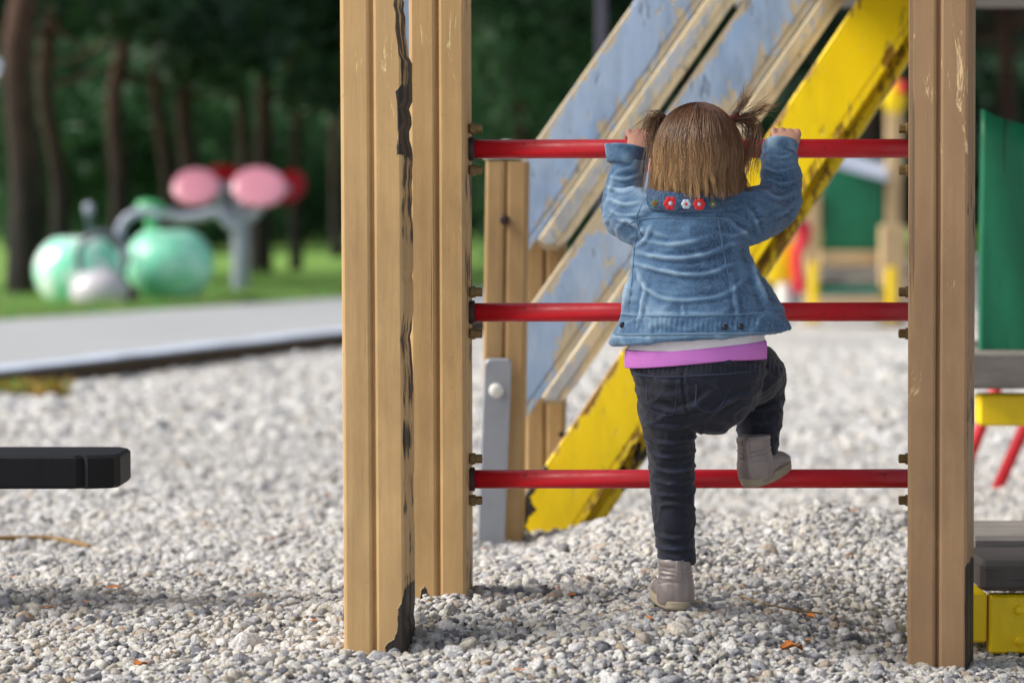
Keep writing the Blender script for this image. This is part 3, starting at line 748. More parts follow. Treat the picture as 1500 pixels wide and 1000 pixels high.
ring_pts = [(150+34*math.cos(a), 380+34*math.sin(a)) for a in np.linspace(-.5, PI+.8, 9)]
arc([(150+36*math.cos(a), 378-36*math.sin(a)) for a in np.linspace(-.6, PI+.5, 9)], .028, yb-1.15, simple("dark_tube", S(92, 96, 112), .4), "hoop", ap2)
mk("foot", *ball(W(188, 438, yb-1.0), (.1, .1, .12)), BROWN, ap2)
mk("stem", *cyl(W(133, 345, yb-.6), W(130, 312, yb-.6), .03), simple("dark_stem", S(60, 84, 84), .4), ap2); mk("knob", *ball(W(130, 306, yb-.6), (.042, .042, .055)), GREYT, ap2)
# four wheel exerciser
ye = float(G(352, 430, .01).y)
ex = empty("arm_wheel_exerciser", tuple(W(352, 430, ye)), "grey exercise post with pink and dark red hand wheels before the pines", "exercise machine")
k = F/(4.07+ye)
mk("pole", *cyl(W(352, 434, ye), W(352, 290, ye), .085), GREYT, ex)
arc([(322, 268), (326, 300), (345, 318), (368, 318), (382, 300), (384, 276)], .05, ye-.05, GREYT, "yoke", ex)
arc([(245, 312), (262, 320), (290, 318), (318, 312), (338, 330), (350, 335)], .055, ye-.5, GREYT, "handrail", ex)
def disc(px, py, rx, ry, y, mat, name, parent, tilt=.3):
    c0 = W(px, py, y); M = Matrix.Rotation(-.6, 3, 'X') @ Matrix.Rotation(tilt, 3, 'Y')
    return mk(name, *ball(c0, (rx/k, .05, ry/k*1.17), 28, 12, M), mat, parent)
disc(330, 262, 33, 21, ye+.25, DRED, "wheel", ex); disc(424, 274, 24, 26, ye+.25, DRED, "wheel", ex)
disc(287, 274, 35, 28, ye-.15, PINK, "wheel", ex); disc(379, 274, 41, 30, ye-.15, PINK, "wheel", ex)
mk("axle", *cyl(W(287, 276, ye), W(424, 276, ye), .04), GREYT, ex)

# ------------------------------------------------------------------ distant play tower (right)
yt = 14.4
tw = empty("distant_play_tower", tuple(W(1255, 478, yt)), "blurred wooden play tower with green panel beyond the ladder rungs", "play tower")
def tb(x0, y0, x1, y1, dy, th, mat, name, parent=tw): return pbox(x0, y0, x1, y1, yt+dy, yt+dy+th, mat, name, parent, .01)
tb(1178, 282, 1203, 480, 0, .12, LTW, "post"); tb(1298, 130, 1322, 480, 0, .12, LTW, "post"); tb(1290, 330, 1328, 480, -.3, .14, LTW, "post")
tb(1205, 252, 1294, 366, .05, .05, GREEN, "panel"); tb(1200, 368, 1296, 392, -.05, .3, LTW, "deck"); tb(1200, 398, 1292, 414, -.2, .25, GREYW, "step")
tb(1200, 420, 1292, 430, -.35, .1, GREEN, "slat"); tb(1200, 436, 1292, 452, -.4, .25, LTW, "step")
tb(1186, 385, 1199, 470, -.35, .08, YEL, "rail"); tb(1300, 392, 1313, 470, -.45, .08, YEL, "rail")
q = B(); a_, b_, c_, d_ = W(1218, 236, yt-.3), W(1300, 258, yt-.3), W(1296, 240, yt+.3), W(1238, 224, yt+.3)
q.add([a_, b_, c_, d_]+[v-Vector((0, 0, .04)) for v in (a_, b_, c_, d_)], [(0, 1, 2, 3), (7, 6, 5, 4), (0, 4, 5, 1), (1, 5, 6, 2), (2, 6, 7, 3), (3, 7, 4, 0)]); q.make("roof_sheet", simple("pale_roof", S(190, 200, 220), .5), tw)
c0 = W(1310, 143, yt-.2); mk("finial", *ball(c0, (.09, .05, .13), 14, 10), YEL, tw)
c0 = W(1322, 128, yt-.25); mk("finial_cap", *ball(c0, (.05, .05, .05), 12, 8), RED, tw)
sr = empty("spring_rider", tuple(W(1150, 478, 11.5)), "blurred red and yellow spring rider beyond the ladder, before the tower", "spring rider")
def sbox(x0, y0, x1, y1, yy, th, mat, name): return pbox(x0, y0, x1, y1, yy, yy+th, mat, name, sr, .02)
c0 = W(1143, 385, 11.5); mk("body", *ball(c0, (.12, .07, .16), 16, 10), YEL, sr)
v_, f_ = loft([tuple(W(a, b, 11.4)) for a, b in ((1166, 318), (1178, 340), (1168, 375), (1172, 425))], [.035, .05, .035, .04], (0, 1, 0), 12, 5); mk("neck", v_, f_, simple("rider_red", S(222, 40, 62), .4), sr)
c0 = W(1163, 322, 11.35); mk("head", *ball(c0, (.07, .04, .05), 14, 10), simple("rider_rose", S(232, 60, 90), .4), sr)
mk("spring", *cyl(W(1150, 478, 11.5), W(1147, 415, 11.5), .05), WHITEP, sr)

# ------------------------------------------------------------------ trees
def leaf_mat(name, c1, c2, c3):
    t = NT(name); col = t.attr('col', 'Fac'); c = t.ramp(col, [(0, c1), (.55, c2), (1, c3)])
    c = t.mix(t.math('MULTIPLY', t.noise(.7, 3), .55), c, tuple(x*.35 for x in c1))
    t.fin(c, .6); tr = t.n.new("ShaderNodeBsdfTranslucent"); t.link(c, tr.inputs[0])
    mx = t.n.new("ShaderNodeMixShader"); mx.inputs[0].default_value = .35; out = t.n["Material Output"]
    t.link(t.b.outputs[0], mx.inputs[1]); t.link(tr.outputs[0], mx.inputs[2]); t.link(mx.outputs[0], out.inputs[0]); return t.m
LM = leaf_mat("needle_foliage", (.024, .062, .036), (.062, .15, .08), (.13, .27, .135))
LB = leaf_mat("bush_foliage", (.035, .1, .045), (.085, .22, .09), (.17, .36, .15))
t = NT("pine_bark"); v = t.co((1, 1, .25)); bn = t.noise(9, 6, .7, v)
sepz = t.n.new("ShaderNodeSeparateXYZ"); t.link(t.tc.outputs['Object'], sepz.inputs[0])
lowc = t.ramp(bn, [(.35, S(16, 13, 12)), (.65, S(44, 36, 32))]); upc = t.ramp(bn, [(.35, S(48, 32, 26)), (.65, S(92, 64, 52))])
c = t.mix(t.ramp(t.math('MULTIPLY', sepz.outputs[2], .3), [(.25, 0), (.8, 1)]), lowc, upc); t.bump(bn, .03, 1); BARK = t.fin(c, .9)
def cards(cents, n_each, spread, size, rs, ylow=None):
    """leaf sized faces spread through clump volumes -> verts, faces, shade attribute"""
    n = len(cents)*n_each
    ci = np.repeat(np.arange(len(cents)), n_each); cen = np.asarray(cents)[ci]
    g = rs.normal(0, 1, (n, 3)); g /= np.linalg.norm(g, axis=1)[:, None]; rad = rs.random(n)**.45
    P = cen[:, :3]+g*rad[:, None]*np.asarray(spread)*cen[:, 3:4]
    a = rs.normal(0, 1, (n, 3)); a /= np.linalg.norm(a, axis=1)[:, None]; b = np.cross(a, rs.normal(0, 1, (n, 3))); b /= np.linalg.norm(b, axis=1)[:, None]
    s_ = size*np.exp(rs.normal(0, .3, n))[:, None]
    V = np.stack([P-a*s_, P-b*s_*.45, P+a*s_, P+b*s_*.45], 1).reshape(-1, 3)
    Fx = np.arange(n*4).reshape(-1, 4)
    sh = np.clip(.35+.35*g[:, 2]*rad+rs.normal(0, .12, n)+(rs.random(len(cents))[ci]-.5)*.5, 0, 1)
    return V, Fx.tolist(), np.repeat(sh, 4)
def tree_mesh(seed, h, r, crown0, nclump, spread, lean):
    rs = np.random.default_rng(seed); k = 9
    P = [(lean*(i/k)**1.3*h*.3+rs.normal(0, .03)*i, rs.normal(0, .03)*i, h*i/k) for i in range(k+1)]
    R = [r*(1.25 if i == 0 else 1)*(1-.75*i/k) for i in range(k+1)]
    b = B(); v_, f_ = loft(P, R, (1, 0, 0), 12, 4); b.add(v_, f_); cents = []
    for i in range(nclump):
        s_ = crown0+(1-crown0)*rs.random()**.9; z = h*s_; j = min(k-1, int(s_*k)); base = np.array(P[j])
        q = rs.uniform(0, 2*PI); L = spread*(1.15-.8*(s_-crown0)/(1-crown0+.01))*rs.uniform(.35, 1)
        e = np.array([base[0]+L*math.cos(q), base[1]+L*math.sin(q), z+rs.uniform(-.2, .5)])
        if i % 2 == 0 or L > spread*.5:
            m = (base+e)/2; m[2] -= .1; v_, f_ = loft([(base[0], base[1], z-.3), tuple(m), tuple(e)], [r*.28, r*.18, r*.05], (0, 0, 1), 6, 2); b.add(v_, f_)
        cents.append((*e, rs.uniform(.45, 1.0)))
    return b, cents, rs
protos = {}
def tree(name, px, pyb, r, h, crown0, ncl, spread, lean, label, kind=0, mat=LM, y=None, group=None, size=.13):
    r *= .68
    if y is None:
        y = 30.0
        for _ in range(30): y = float(G(px, max(pyb, 345), float(lawn_z(0, y))).y) if pyb > 350 else y
    p = W(px, pyb, y); z = float(lawn_z(p.x, y)); root = empty(name, (p.x, y, z-.05), label, "tree", group)
    key = (kind, round(r, 2), h, crown0, ncl, spread, lean, mat.name)
    if key not in protos:
        b, cents, rs = tree_mesh(kind*17+5+int(r*100)+int(h), h, r, crown0, ncl, spread, lean)
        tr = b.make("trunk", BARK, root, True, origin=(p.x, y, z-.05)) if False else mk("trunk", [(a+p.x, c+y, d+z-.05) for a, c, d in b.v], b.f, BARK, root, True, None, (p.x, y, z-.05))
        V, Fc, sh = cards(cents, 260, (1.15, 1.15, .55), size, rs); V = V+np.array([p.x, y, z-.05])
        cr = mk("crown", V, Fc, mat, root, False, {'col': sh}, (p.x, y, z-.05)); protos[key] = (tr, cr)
    else:
        for s_ in protos[key]:
            c_ = s_.copy(); C.objects.link(c_); c_.parent = root; c_.location = (0, 0, 0)
        root.rotation_euler = (0, 0, random.uniform(0, 6.28))
    return root
TG = "pines behind the lawn"
tree("pine_tree", 38, 436, .24, 11, .30, 42, 2.6, 0, "thickest dark pine trunk near the frame's left edge behind the mint shells", 0, group=TG)
tree("pine_tree", 86, 425, .15, 10, .22, 36, 2.3, 0, "reddish slim pine right behind the left mint shell", 1, group=TG)
tree("pine_tree", 172, 418, .17, 10, .20, 36, 2.3, .1, "dark pine trunk rising from behind the gap of the two mint shells", 2, group=TG)
tree("pine_tree", 252, 410, .13, 10, .26, 34, 2.2, -.28, "slender pine leaning left above the mint apple", 3, group=TG)
tree("pine_tree", 272, 408, .19, 10, .32, 34, 2.2, .02, "upright grey brown pine just behind the left pink wheel", 4, group=TG)
tree("pine_tree", 350, 402, .13, 10, .24, 34, 2.2, 0, "thin reddish pine directly behind the exercise post", 5, group=TG)
tree("pine_tree", 382, 405, .19, 10, .38, 34, 2.2, .08, "red barked pine rising behind the right pink wheel", 6, group=TG)
tree("pine_tree", 434, 402, .12, 10, .24, 34, 2.4, 0, "thin dark pine standing alone on the lawn, nearest the front left post", 7, group=TG)
tree("pine_tree", 495, 395, .14, 10, .3, 34, 2.6, 0, "dark pine half hidden by the front left post", 8, group=TG)
RT = "trees behind the ramp"
for i, (px, y, r, lab) in enumerate(((760, 36, .2, "shady pine behind the post cap of the ramp"), (860, 40, .16, "shady pine behind the upper blue boards near the grey lamp pole"), (1010, 38, .18, "pine hidden behind the blue boards' upper part"),
        (1270, 34, .18, "dark pine behind the distant tower's green panel"), (1468, 32, .22, "dark pine over the green play house wall"), (1560, 30, .2, "pine at the right frame edge behind the play house"))):
    tree("pine_tree", px, 400, r, 10, .34, 46, 2.8, 0, lab, 10+i % 3, y=y, group=RT)
def bush(px, y, r, hgt, label, seed, mat=LB, n=16):
    rs = np.random.default_rng(seed); p = W(px, 380, y); z = float(lawn_z(0, y)); root = empty("shrub", (p.x, y, z), label, "shrub", "shrubs under the pines")
    cents = [(p.x+rs.normal(0, .45)*r, y+rs.normal(0, .4)*r, z+abs(rs.normal(.45, .3))*hgt, rs.uniform(.35, .7)*r) for _ in range(n)]
    V, Fc, sh = cards(cents, 260, (1, 1, .8), .11, rs); V[:, 2] = np.maximum(V[:, 2], z+.02)
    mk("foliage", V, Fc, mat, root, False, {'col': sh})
    b = B()
    for i in range(5):
        c0 = cents[i]; v_, f_ = loft([(p.x, y, z-.1), ((p.x+c0[0])/2, (y+c0[1])/2, z+hgt*.3), (c0[0], c0[1], c0[2])], [.05, .035, .015], (1, .1, 0), 6, 2); b.add(v_, f_)
    b.make("stem", BARK, root, True)
for a in ((200, 38, 1.8, 4.2, "tall bright shrub between the trunks above the mint apple", 1), (60, 38, 2.0, 4.6, "broad mid green shrub behind the thickest pine", 2),
          (312, 42, 1.5, 3.6, "light green shrub between the two pink wheels", 3), (320, 44, 2.4, 6.5, "tall green bush high behind the wheels", 4),
          (450, 46, 1.8, 4.5, "dark green shrub close behind the front left post", 5), (790, 33, 1.9, 5.6, "loose green bush high behind the ramp's post cap", 6),
          (130, 52, 2.8, 7.0, "largest green bush high above the left mint shell", 7), (720, 48, 1.6, 5, "green shrub beside the inner left post", 8)): bush(*a)
# far wood: a mass behind everything
rs = np.random.default_rng(3); cents = []
for i in range(820):
    x = rs.uniform(-32, 32); y = rs.uniform(58, 66); z = rs.uniform(.3, 11); cents.append((x, y, z, rs.uniform(.6, 1.5)))
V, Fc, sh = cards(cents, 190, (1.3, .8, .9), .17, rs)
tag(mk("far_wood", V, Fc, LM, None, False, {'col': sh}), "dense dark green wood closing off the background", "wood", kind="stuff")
# wooded rise behind it
vs = []; fs = []; nxh, nzh = 150, 24
for j in range(nzh+1):
    for i in range(nxh+1):
        x = -110+220*i/nxh; z = 18*j/nzh; vs.append((x, 69+z*.35+1.2*mnoise.noise(Vector((x*.25, z*.3, 0)))+.6*mnoise.noise(Vector((x*.9, z*.9, 4))), z-1))
for j in range(nzh):
    for i in range(nxh): k_ = j*(nxh+1)+i; fs.append((k_, k_+1, k_+nxh+2, k_+nxh+1))
t = NT("wooded_slope"); c = t.ramp(t.noise(1.2, 8, .7), [(.35, (.003, .008, .005)), (.6, (.012, .032, .015)), (.75, (.03, .07, .03))]); t.bump(t.noise(3, 6), .4, 1); HM = t.fin(c, .95)
tag(mk("hill", vs, fs, HM), kind="structure")
# grey lamp pole behind the ramp
p = W(880, 380, 18); lp = empty("lamp_pole", (p.x, p.y, -.02), "slim grey purple pole rising behind the blue ramp boards", "lamp post")
mk("pole", *cyl((p.x, p.y, -.1), (p.x, p.y, 4.2), .045), simple("pole_grey", S(96, 92, 110), .5), lp)
mk("lamp_head", *ball((p.x, p.y, 4.3), (.2, .2, .12)), WHITEP, lp)

# ================================================================== the child
def w3(px, py, y): return tuple(W(px, py, y))
K = 1/890.0   # metres per photo pixel at the child
RZT, RZB = float(W(750, 217, 0).z), float(W(1110, 700, -.01).z)    # rung heights
# joints
Ls, Le, Lw = w3(948, 322, -.145), w3(912, 306, -.045), w3(928, 240, -.055)
Rs, Re, Rw = w3(1082, 320, -.145), w3(1144, 296, -.075), w3(1143, 226, -.055)
hx_l, hx_r = W(938, 205, 0).x, W(1150, 205, 0).x
Lh, Lk, La = w3(975, 570, -.15), w3(984, 700, -.135), w3(993, 815, -.145)
Rh, Rk, Ra = w3(1058, 560, -.14), w3(1116, 552, -.01), w3(1110, 650, -.045)
HC = W(1020, 232, -.135)    # head centre
# ---- body: one surface
pc = []
def hand(wrist, hx, side):
    """palm on the near side and top of the rung, four fingers over it and a thumb under it; side=+1 thumb towards +x"""
    out = []; zr = RZT; rr = .0158
    wv = np.array(wrist)
    palm_c = np.array([hx, -.027, zr+.014])
    out.append(loft([wv, (wv+palm_c)/2+np.array([0, -.006, 0]), palm_c, (hx, -.0165, zr+.0215)], [(.0165, .0135), (.02, .0125), (.0235, .0095), (.0225, .0060)], (1, 0, 0), 16, 4))
    for i, (dx, ln, r) in enumerate(((-.0200, .82, .0050), (-.0068, .95, .0055), (.0067, 1, .0057), (.0200, .9, .0053))):
        x = hx+dx*side*-1
        o = rr+r*.85
        k_ = .0045*math.sin(i*1.7)
        P = [(x, -.018, zr+o-.0005), (x+k_*.1, -.008, zr+o+.0075+.002*math.cos(i*1.3)), (x+k_*.2, .002, zr+o+.006), (x+k_*.5, .016, zr+o*.72), (x+k_*.5, .0245, zr-.001), (x+k_*.5, .019, zr-.0135*ln)]
        out.append(loft(P, [r*1.05, r*1.18, r*1.02, r*1.04, r*.97, r*.85], (1, 0, 0), 10, 3, .9))
    x = hx+side*.018
    P = [(x-side*.004, -.026, zr+.004), (x+side*.004, -.0265, zr-.009), (x+side*.005, -.016, zr-.0215), (x+side*.002, -.001, zr-.0235)]
    out.append(loft(P, [.0082, .0076, .0068, .0056], (1, 0, 0), 10, 3, .9))
    return out
pc += hand(Lw, hx_l, 1); pc += hand(Rw, hx_r, -1)
for s_, e_, w_ in ((Ls, Le, Lw), (Rs, Re, Rw)): pc.append(loft([s_, e_, w_], [.026, .021, .0155], (1, 0, 0), 14, 5))
pc.append(loft([w3(1018, 300, -.145), w3(1018, 340, -.15), w3(1018, 420, -.145), w3(1018, 490, -.15), w3(1018, 555, -.15)], [(.04, .035), (.075, .05), (.072, .055), (.076, .058), (.066, .052)], (1, 0, 0), 24, 4))
pc.append(loft([w3(1019, 320, -.15), w3(1020, 270, -.14)], [.03, .032], (1, 0, 0), 16, 2))
pc.append(loft([Lh, Lk, La, w3(993, 868, -.14)], [.042, .026, .019, .018], (1, 0, 0), 14, 4))
pc.append(loft([Rh, Rk, Ra, w3(1112, 690, -.03)], [.042, .027, .019, .018], (1, 0, 0), 14, 4))
# head with cheeks, brow, nose, chin, lips, ears
pc.append(ball(HC, (.070, .080, .078), 28, 18)); pc.append(ball(HC+Vector((0, .022, -.032)), (.058, .058, .048), 22, 14))
for s_ in (-1, 1):
    pc.append(ball(HC+Vector((s_*.030, .052, -.034)), (.024, .024, .022), 14, 10))
    pc.append(ball(HC+Vector((s_*.0715, .004, -.016)), (.007, .014, .019), 12, 8))
    pc.append(ball(HC+Vector((s_*.026, .070, -.002)), (.018, .010, .006), 12, 8))
pc.append(ball(HC+Vector((0, .081, -.022)), (.0085, .0095, .008), 12, 8)); pc.append(ball(HC+Vector((0, .075, -.012)), (.005, .008, .014), 12, 8))
pc.append(ball(HC+Vector((0, .066, -.062)), (.018, .016, .014), 12, 8)); pc.append(ball(HC+Vector((0, .076, -.040)), (.015, .006, .0042), 12, 8)); pc.append(ball(HC+Vector((0, .075, -.047)), (.012, .006, .0045), 12, 8))
V, Fc, N = remesh(pc, .0026, 3)
t = NT("skin"); c = t.mix(t.noise(30, 3), S(184, 132, 110), S(208, 158, 134)); t.bump(t.noise(300, 3), .0003, .5)
SKIN = t.fin(c, .5, Subsurface_Weight=.12, Subsurface_Radius=(.02, .008, .004), Subsurface_Scale=.5)
person = mk("person", V, Fc, SKIN, None, True)
tag(person, "toddler in denim jacket and dark jeans climbing the red rungs, seen from behind", "person")
EYE = simple("eye_white", (.8, .8, .78), .2, .02); IRIS = simple("iris_brown", (.05, .025, .012), .2, .1)
for s_ in (-1, 1):
    e_ = mk("eye", *ball(HC+Vector((s_*.026, .0665, -.012)), (.011, .009, .0085), 14, 10), EYE, person)
    mk("iris", *ball(HC+Vector((s_*.026, .0745, -.012)), (.0048, .002, .0048), 12, 8), IRIS, e_)

# ---- denim
def denim(name, c_dark, c_mid, c_light, weave=.4):
    t = NT(name); a = t.attr('fade_light', 'Fac')
    n = t.noise(22, 5, .65); f = t.math('ADD', a, t.math('MULTIPLY', t.math('SUBTRACT', n, .5), .35))
    c = t.ramp(f, [(.1, c_dark), (.5, c_mid), (.9, c_light)])
    fine = t.noise(300, 4, .75); c = t.mix(t.math('MULTIPLY', t.ramp(fine, [(.46, 0), (.6, 1)]), weave*1.2), c, tuple(min(1, x*1.5+.02) for x in c_mid))
    h = t.math('ADD', t.math('MULTIPLY', fine, .25), t.noise(60, 5, .65)); t.bump(h, .0022, .8)
    return t.fin(c, .85, Sheen_Weight=.15)
DEN = denim("blue_denim", S(30, 52, 80), S(76, 110, 144), S(164, 192, 212))
JEAN = denim("black_denim", S(8, 10, 20), S(19, 25, 45), S(66, 78, 108), .12)
# jacket
jp = [loft([w3(1016, 292, -.145), w3(1016, 304, -.147), w3(1014, 330, -.15), w3(1012, 372, -.15), w3(1017, 420, -.15), w3(1024, 460, -.152), w3(1027, 492, -.152)],
           [(.052, .045), (.078, .055), (.094, .066), (.094, .070), (.112, .076), (.133, .083), (.148, .088)], (1, 0, 0), 44, 5, .05)]
jp.append(loft([w3(985, 318, -.15), w3(938, 318, -.13), w3(913, 306, -.06), w3(915, 272, -.055), w3(923, 242, -.058), w3(925, 232, -.060)], [.046, .047, .038, .032, .030, .030], (0, 1, 0), 22, 5, .12))
jp.append(loft([w3(1045, 322, -.15), w3(1090, 318, -.13), w3(1132, 302, -.085), w3(1144, 276, -.066), w3(1142, 240, -.06), w3(1142, 220, -.054)], [.046, .048, .040, .035, .031, .028], (0, 1, 0), 22, 5, .12))
V, Fc, N = remesh(jp, .0025, 5)
JF = [([(928, 368), (980, 378), (1035, 372), (1085, 352)], 7, .0065), ([(926, 384), (975, 398), (1030, 402), (1080, 385)], 6, .006), ([(940, 352), (990, 358), (1050, 345)], 6, .0035),
      ([(932, 395), (950, 425), (990, 440), (1060, 432), (1100, 400)], 6, .004), ([(925, 400), (915, 440), (900, 475)], 7, .006), ([(948, 410), (940, 450), (932, 480)], 6, .0045), ([(1095, 370), (1108, 410), (1128, 455)], 8, .006),
      ([(1070, 400), (1078, 440), (1085, 470)], 7, .004), ([(1000, 445), (1004, 465)], 6, .003), ([(1100, 350), (1075, 330), (1062, 318)], 7, .005), ([(1112, 345), (1105, 320), (1090, 300)], 6, .005),
      ([(892, 292), (915, 300), (940, 296)], 6, .005), ([(890, 274), (912, 280), (938, 272)], 5, .005), ([(892, 258), (915, 263), (940, 254)], 5, .0045), ([(900, 318), (925, 326), (948, 345)], 7, .005), ([(893, 308), (912, 315), (945, 315)], 5, .004),
      ([(1120, 262), (1145, 270), (1168, 262)], 5, .0045), ([(1118, 245), (1140, 252), (1166, 244)], 4, .004), ([(1115, 282), (1140, 290), (1168, 282)], 6, .005), ([(1120, 322), (1145, 312), (1165, 298)], 6, .004), ([(1128, 228), (1145, 232), (1162, 226)], 4, .003),
      ([(1035, 335), (1070, 345), (1100, 335)], 6, .003), ([(955, 330), (945, 350), (930, 362)], 6, .0045)]
JF = [(a, b*.55, c*.72) for a, b, c in JF]
V2, cr = folds(V, N, JF)
u, v = PX(V2)
rg = 1-2*np.abs(nz(V2*np.array([1, 1, 1.7]), 17, 9)); rg = np.clip(rg-.55, 0, 1)
wav = nz(V2*np.array([.8, 1, 1.3]), 30)*.0024+nz(V2*np.array([.6, 1, 1.5]), 85, 3)*.0014+rg*.006; V2 = V2+N*wav[:, None]
# gathered waistband
wb = np.exp(-((v-476)/13)**2)*(np.clip((u-915)/10, 0, 1))
V2 += N*(np.sin(u*.85+nz(V2, 40)*2)*.0009*wb)[:, None]
V2[:, 0] += np.where(v > 440, (v-440)/60*.004*np.sin(V2[:, 1]*60), 0)
fade_light = .40+cr*80+wav*46+np.clip((1000-u)/400, -.1, .15)  # denim fade on ridges, plus painted light: left side lighter, right darker
fade_light += .28*np.exp(-((v-492)/3.0)**2)+.16*np.exp(-((v-459)/2.2)**2)-.12*np.exp(-((v-318)/2.0)**2)
jacket = mk("jacket", V2, Fc, DEN, person, True, {'fade_light': np.clip(fade_light, 0, 1)})
bvh = BVHTree.FromPolygons([Vector(p) for p in V2], Fc)
def hit(px, py, b_=None):
    d = ray(px, py).normalized(); h = (b_ or bvh).ray_cast(CAM, d); return h[0], h[1]
def seam(pts, name, mat, parent, r=.0012, b_=None, off=.0003, k=6, fadev=None):
    L = []
    for p in catmull(pts, k):
        h, n = hit(p[0], p[1], b_)
        if h is not None: L.append(np.array(h)+np.array(n)*off)
    if len(L) > 3:
        v_, f_, _ = tubes([np.array(L)], r, 6); return mk(name, v_, f_, mat, parent, True, {'fade_light': [(.2 if fadev is None else fadev)]*len(v_)})
THREAD = simple("seam_thread", S(120, 150, 176), .8, .2, 200)
DENS = denim("denim_seam", S(34, 56, 84), S(88, 120, 150), S(140, 168, 190))
seam([(918, 330), (945, 320), (1010, 319), (1070, 321), (1098, 330)], "yoke_seam", DENS, jacket, .0014, fadev=.45)
seam([(936, 322), (930, 360), (926, 410), (920, 456)], "panel_seam", DENS, jacket, .0012, fadev=.5)
seam([(1052, 322), (1060, 370), (1070, 415), (1084, 456)], "panel_seam", DENS, jacket, .0012, fadev=.4)
seam([(902, 460), (950, 463), (1020, 462), (1090, 460), (1140, 456)], "waistband_seam", DENS, jacket, .0016, fadev=.55)
seam([(893, 490), (950, 490), (1020, 489), (1090, 488), (1155, 486)], "hem_seam", DENS, jacket, .0022, fadev=.6)
seam([(1098, 330), (1096, 312), (1088, 292)], "armhole_seam", DENS, jacket, .0014, fadev=.4)
seam([(940, 345), (932, 322), (940, 300)], "armhole_seam", DENS, jacket, .0014, fadev=.5)
# hem stitches and metal buttons
for px, py in ((912, 476), (1062, 479), (1085, 479)):
    h, n = hit(px, py)
    if h is not None: mk("button", *ball(h, (.0052, .0028, .0052), 14, 8), simple("button_metal", S(60, 62, 70), .3, .1, Metallic=.8), jacket)
# cuffs: flared bands
def cuff(c0, c1, r, parent, flare=1.12):
    c0, c1 = np.array(c0), np.array(c1); d = c1-c0
    o = loft([c0, c0+d*.3, c0+d*.7, c1], [r*.98, r*1.02, r*1.05, r*flare], (0, 1, 0), 28, 4, .12); V = np.array(o[0]); n_ = nz(V, 45)
    cen = (c0+c1)/2; dr = V-cen; dr /= np.linalg.norm(dr, axis=1)[:, None]; V = V+dr*(n_*.004)[:, None]
    return mk("cuff", V, o[1], DEN, parent, True, {'fade_light': np.clip(.45+n_*.5, 0, 1)})
cuff(w3(917, 240, -.058), w3(920, 216, -.056), .0335, jacket, 1.12); cuff(w3(1142, 225, -.056), w3(1142, 211, -.050), .029, jacket, 1.04)
# collar: folded band across the nape
vs = []; fs = []; at = []; nc = 44
rows = [(284, .070, .010), (290, .078, .013), (300, .083, .0145), (309, .086, .0145), (312, .086, .010), (311, .083, .006)]
for j, (py, rx, off) in enumerate(rows):
    for i in range(nc):
        a_ = PI*(1.02+.96*i/(nc-1))
        c0 = W(1005, py, -.147); sag = .010*math.sin(math.pi*i/(nc-1))
        p = Vector((c0.x+rx*math.cos(a_)*.86, -.155+(.052+off)*math.sin(a_), c0.z+.010-sag*.9+.0008*math.sin(i*.6)))
        vs.append(p); at.append(.14+.05*math.sin(i*.9)+(.25 if j >= 4 else 0))
for j in range(len(rows)-1):
    for i in range(nc-1): fs.append((j*nc+i, j*nc+i+1, (j+1)*nc+i+1, (j+1)*nc+i))
collar = mk("collar", vs, fs, DEN, jacket, True, {'fade_light': at})
cb = BVHTree.FromPolygons([Vector(v) for v in vs], fs)
FR = simple("flower_red", S(210, 44, 50), .8, .2, 300); FW = simple("flower_white", S(190, 205, 220), .8, .1, 300); FG = simple("leaf_thread", S(110, 120, 60), .8, .2, 300)
for px, py, r, m_1, m_2 in ((960, 298, 5.5, FG, FR), (982, 298, 10, FR, FW), (1005, 299, 7, FW, FR), (1024, 299, 9, FR, FW), (1044, 299, 5, FG, FW)):
    h, n = hit(px, py, cb)
    if h is None: h, n = hit(px, py)
    if h is None: continue
    q = B()
    for k_ in range(6):
        a_ = k_*PI/3; c0 = h+Vector((math.cos(a_)*r*.55*K, -.0012, math.sin(a_)*r*.55*K)); v_, f_ = ball(c0, (r*.48*K, .0016, r*.48*K), 8, 6); q.add(v_, f_)
    fl = q.make("embroidered_flower", m_1, collar if False else jacket, True); mk("flower_centre", *ball(h+Vector((0, -.0028, 0)), (r*.3*K, .0012, r*.3*K), 8, 6), m_2, fl)

# shirt: white hem and lilac band
sp_ = [loft([w3(1020, 470, -.15), w3(1020, 500, -.152), w3(1019, 514, -.152)], [(.104, .070), (.112, .077), (.1135, .078)], (1, 0, 0), 40, 3, .05)]
def shear(V, N=None):
    V = np.array(V, float); V[:, 2] += -.004+ (V[:, 0]-.30)*.055; return V
V = shear(sp_[0][0]); n_ = nz(V, 22); V[:, 1] += n_*.003
mk("shirt", V, sp_[0][1], simple("white_cotton", S(226, 220, 226), .85, .06, 30, .001, 200), person)
o = loft([w3(1020, 504, -.152), w3(1020, 508, -.152), w3(1019, 521, -.152), w3(1019, 525, -.152)], [(.1130, .0785), (.1150, .080), (.1160, .081), (.1150, .080)], (1, 0, 0), 48, 3, .02)
V = shear(o[0]); V[:, 1] += nz(V, 22)*.003
mk("shirt_band", V, o[1], simple("lilac_cotton", S(206, 122, 206), .85, .1, 30, .001, 200), person)

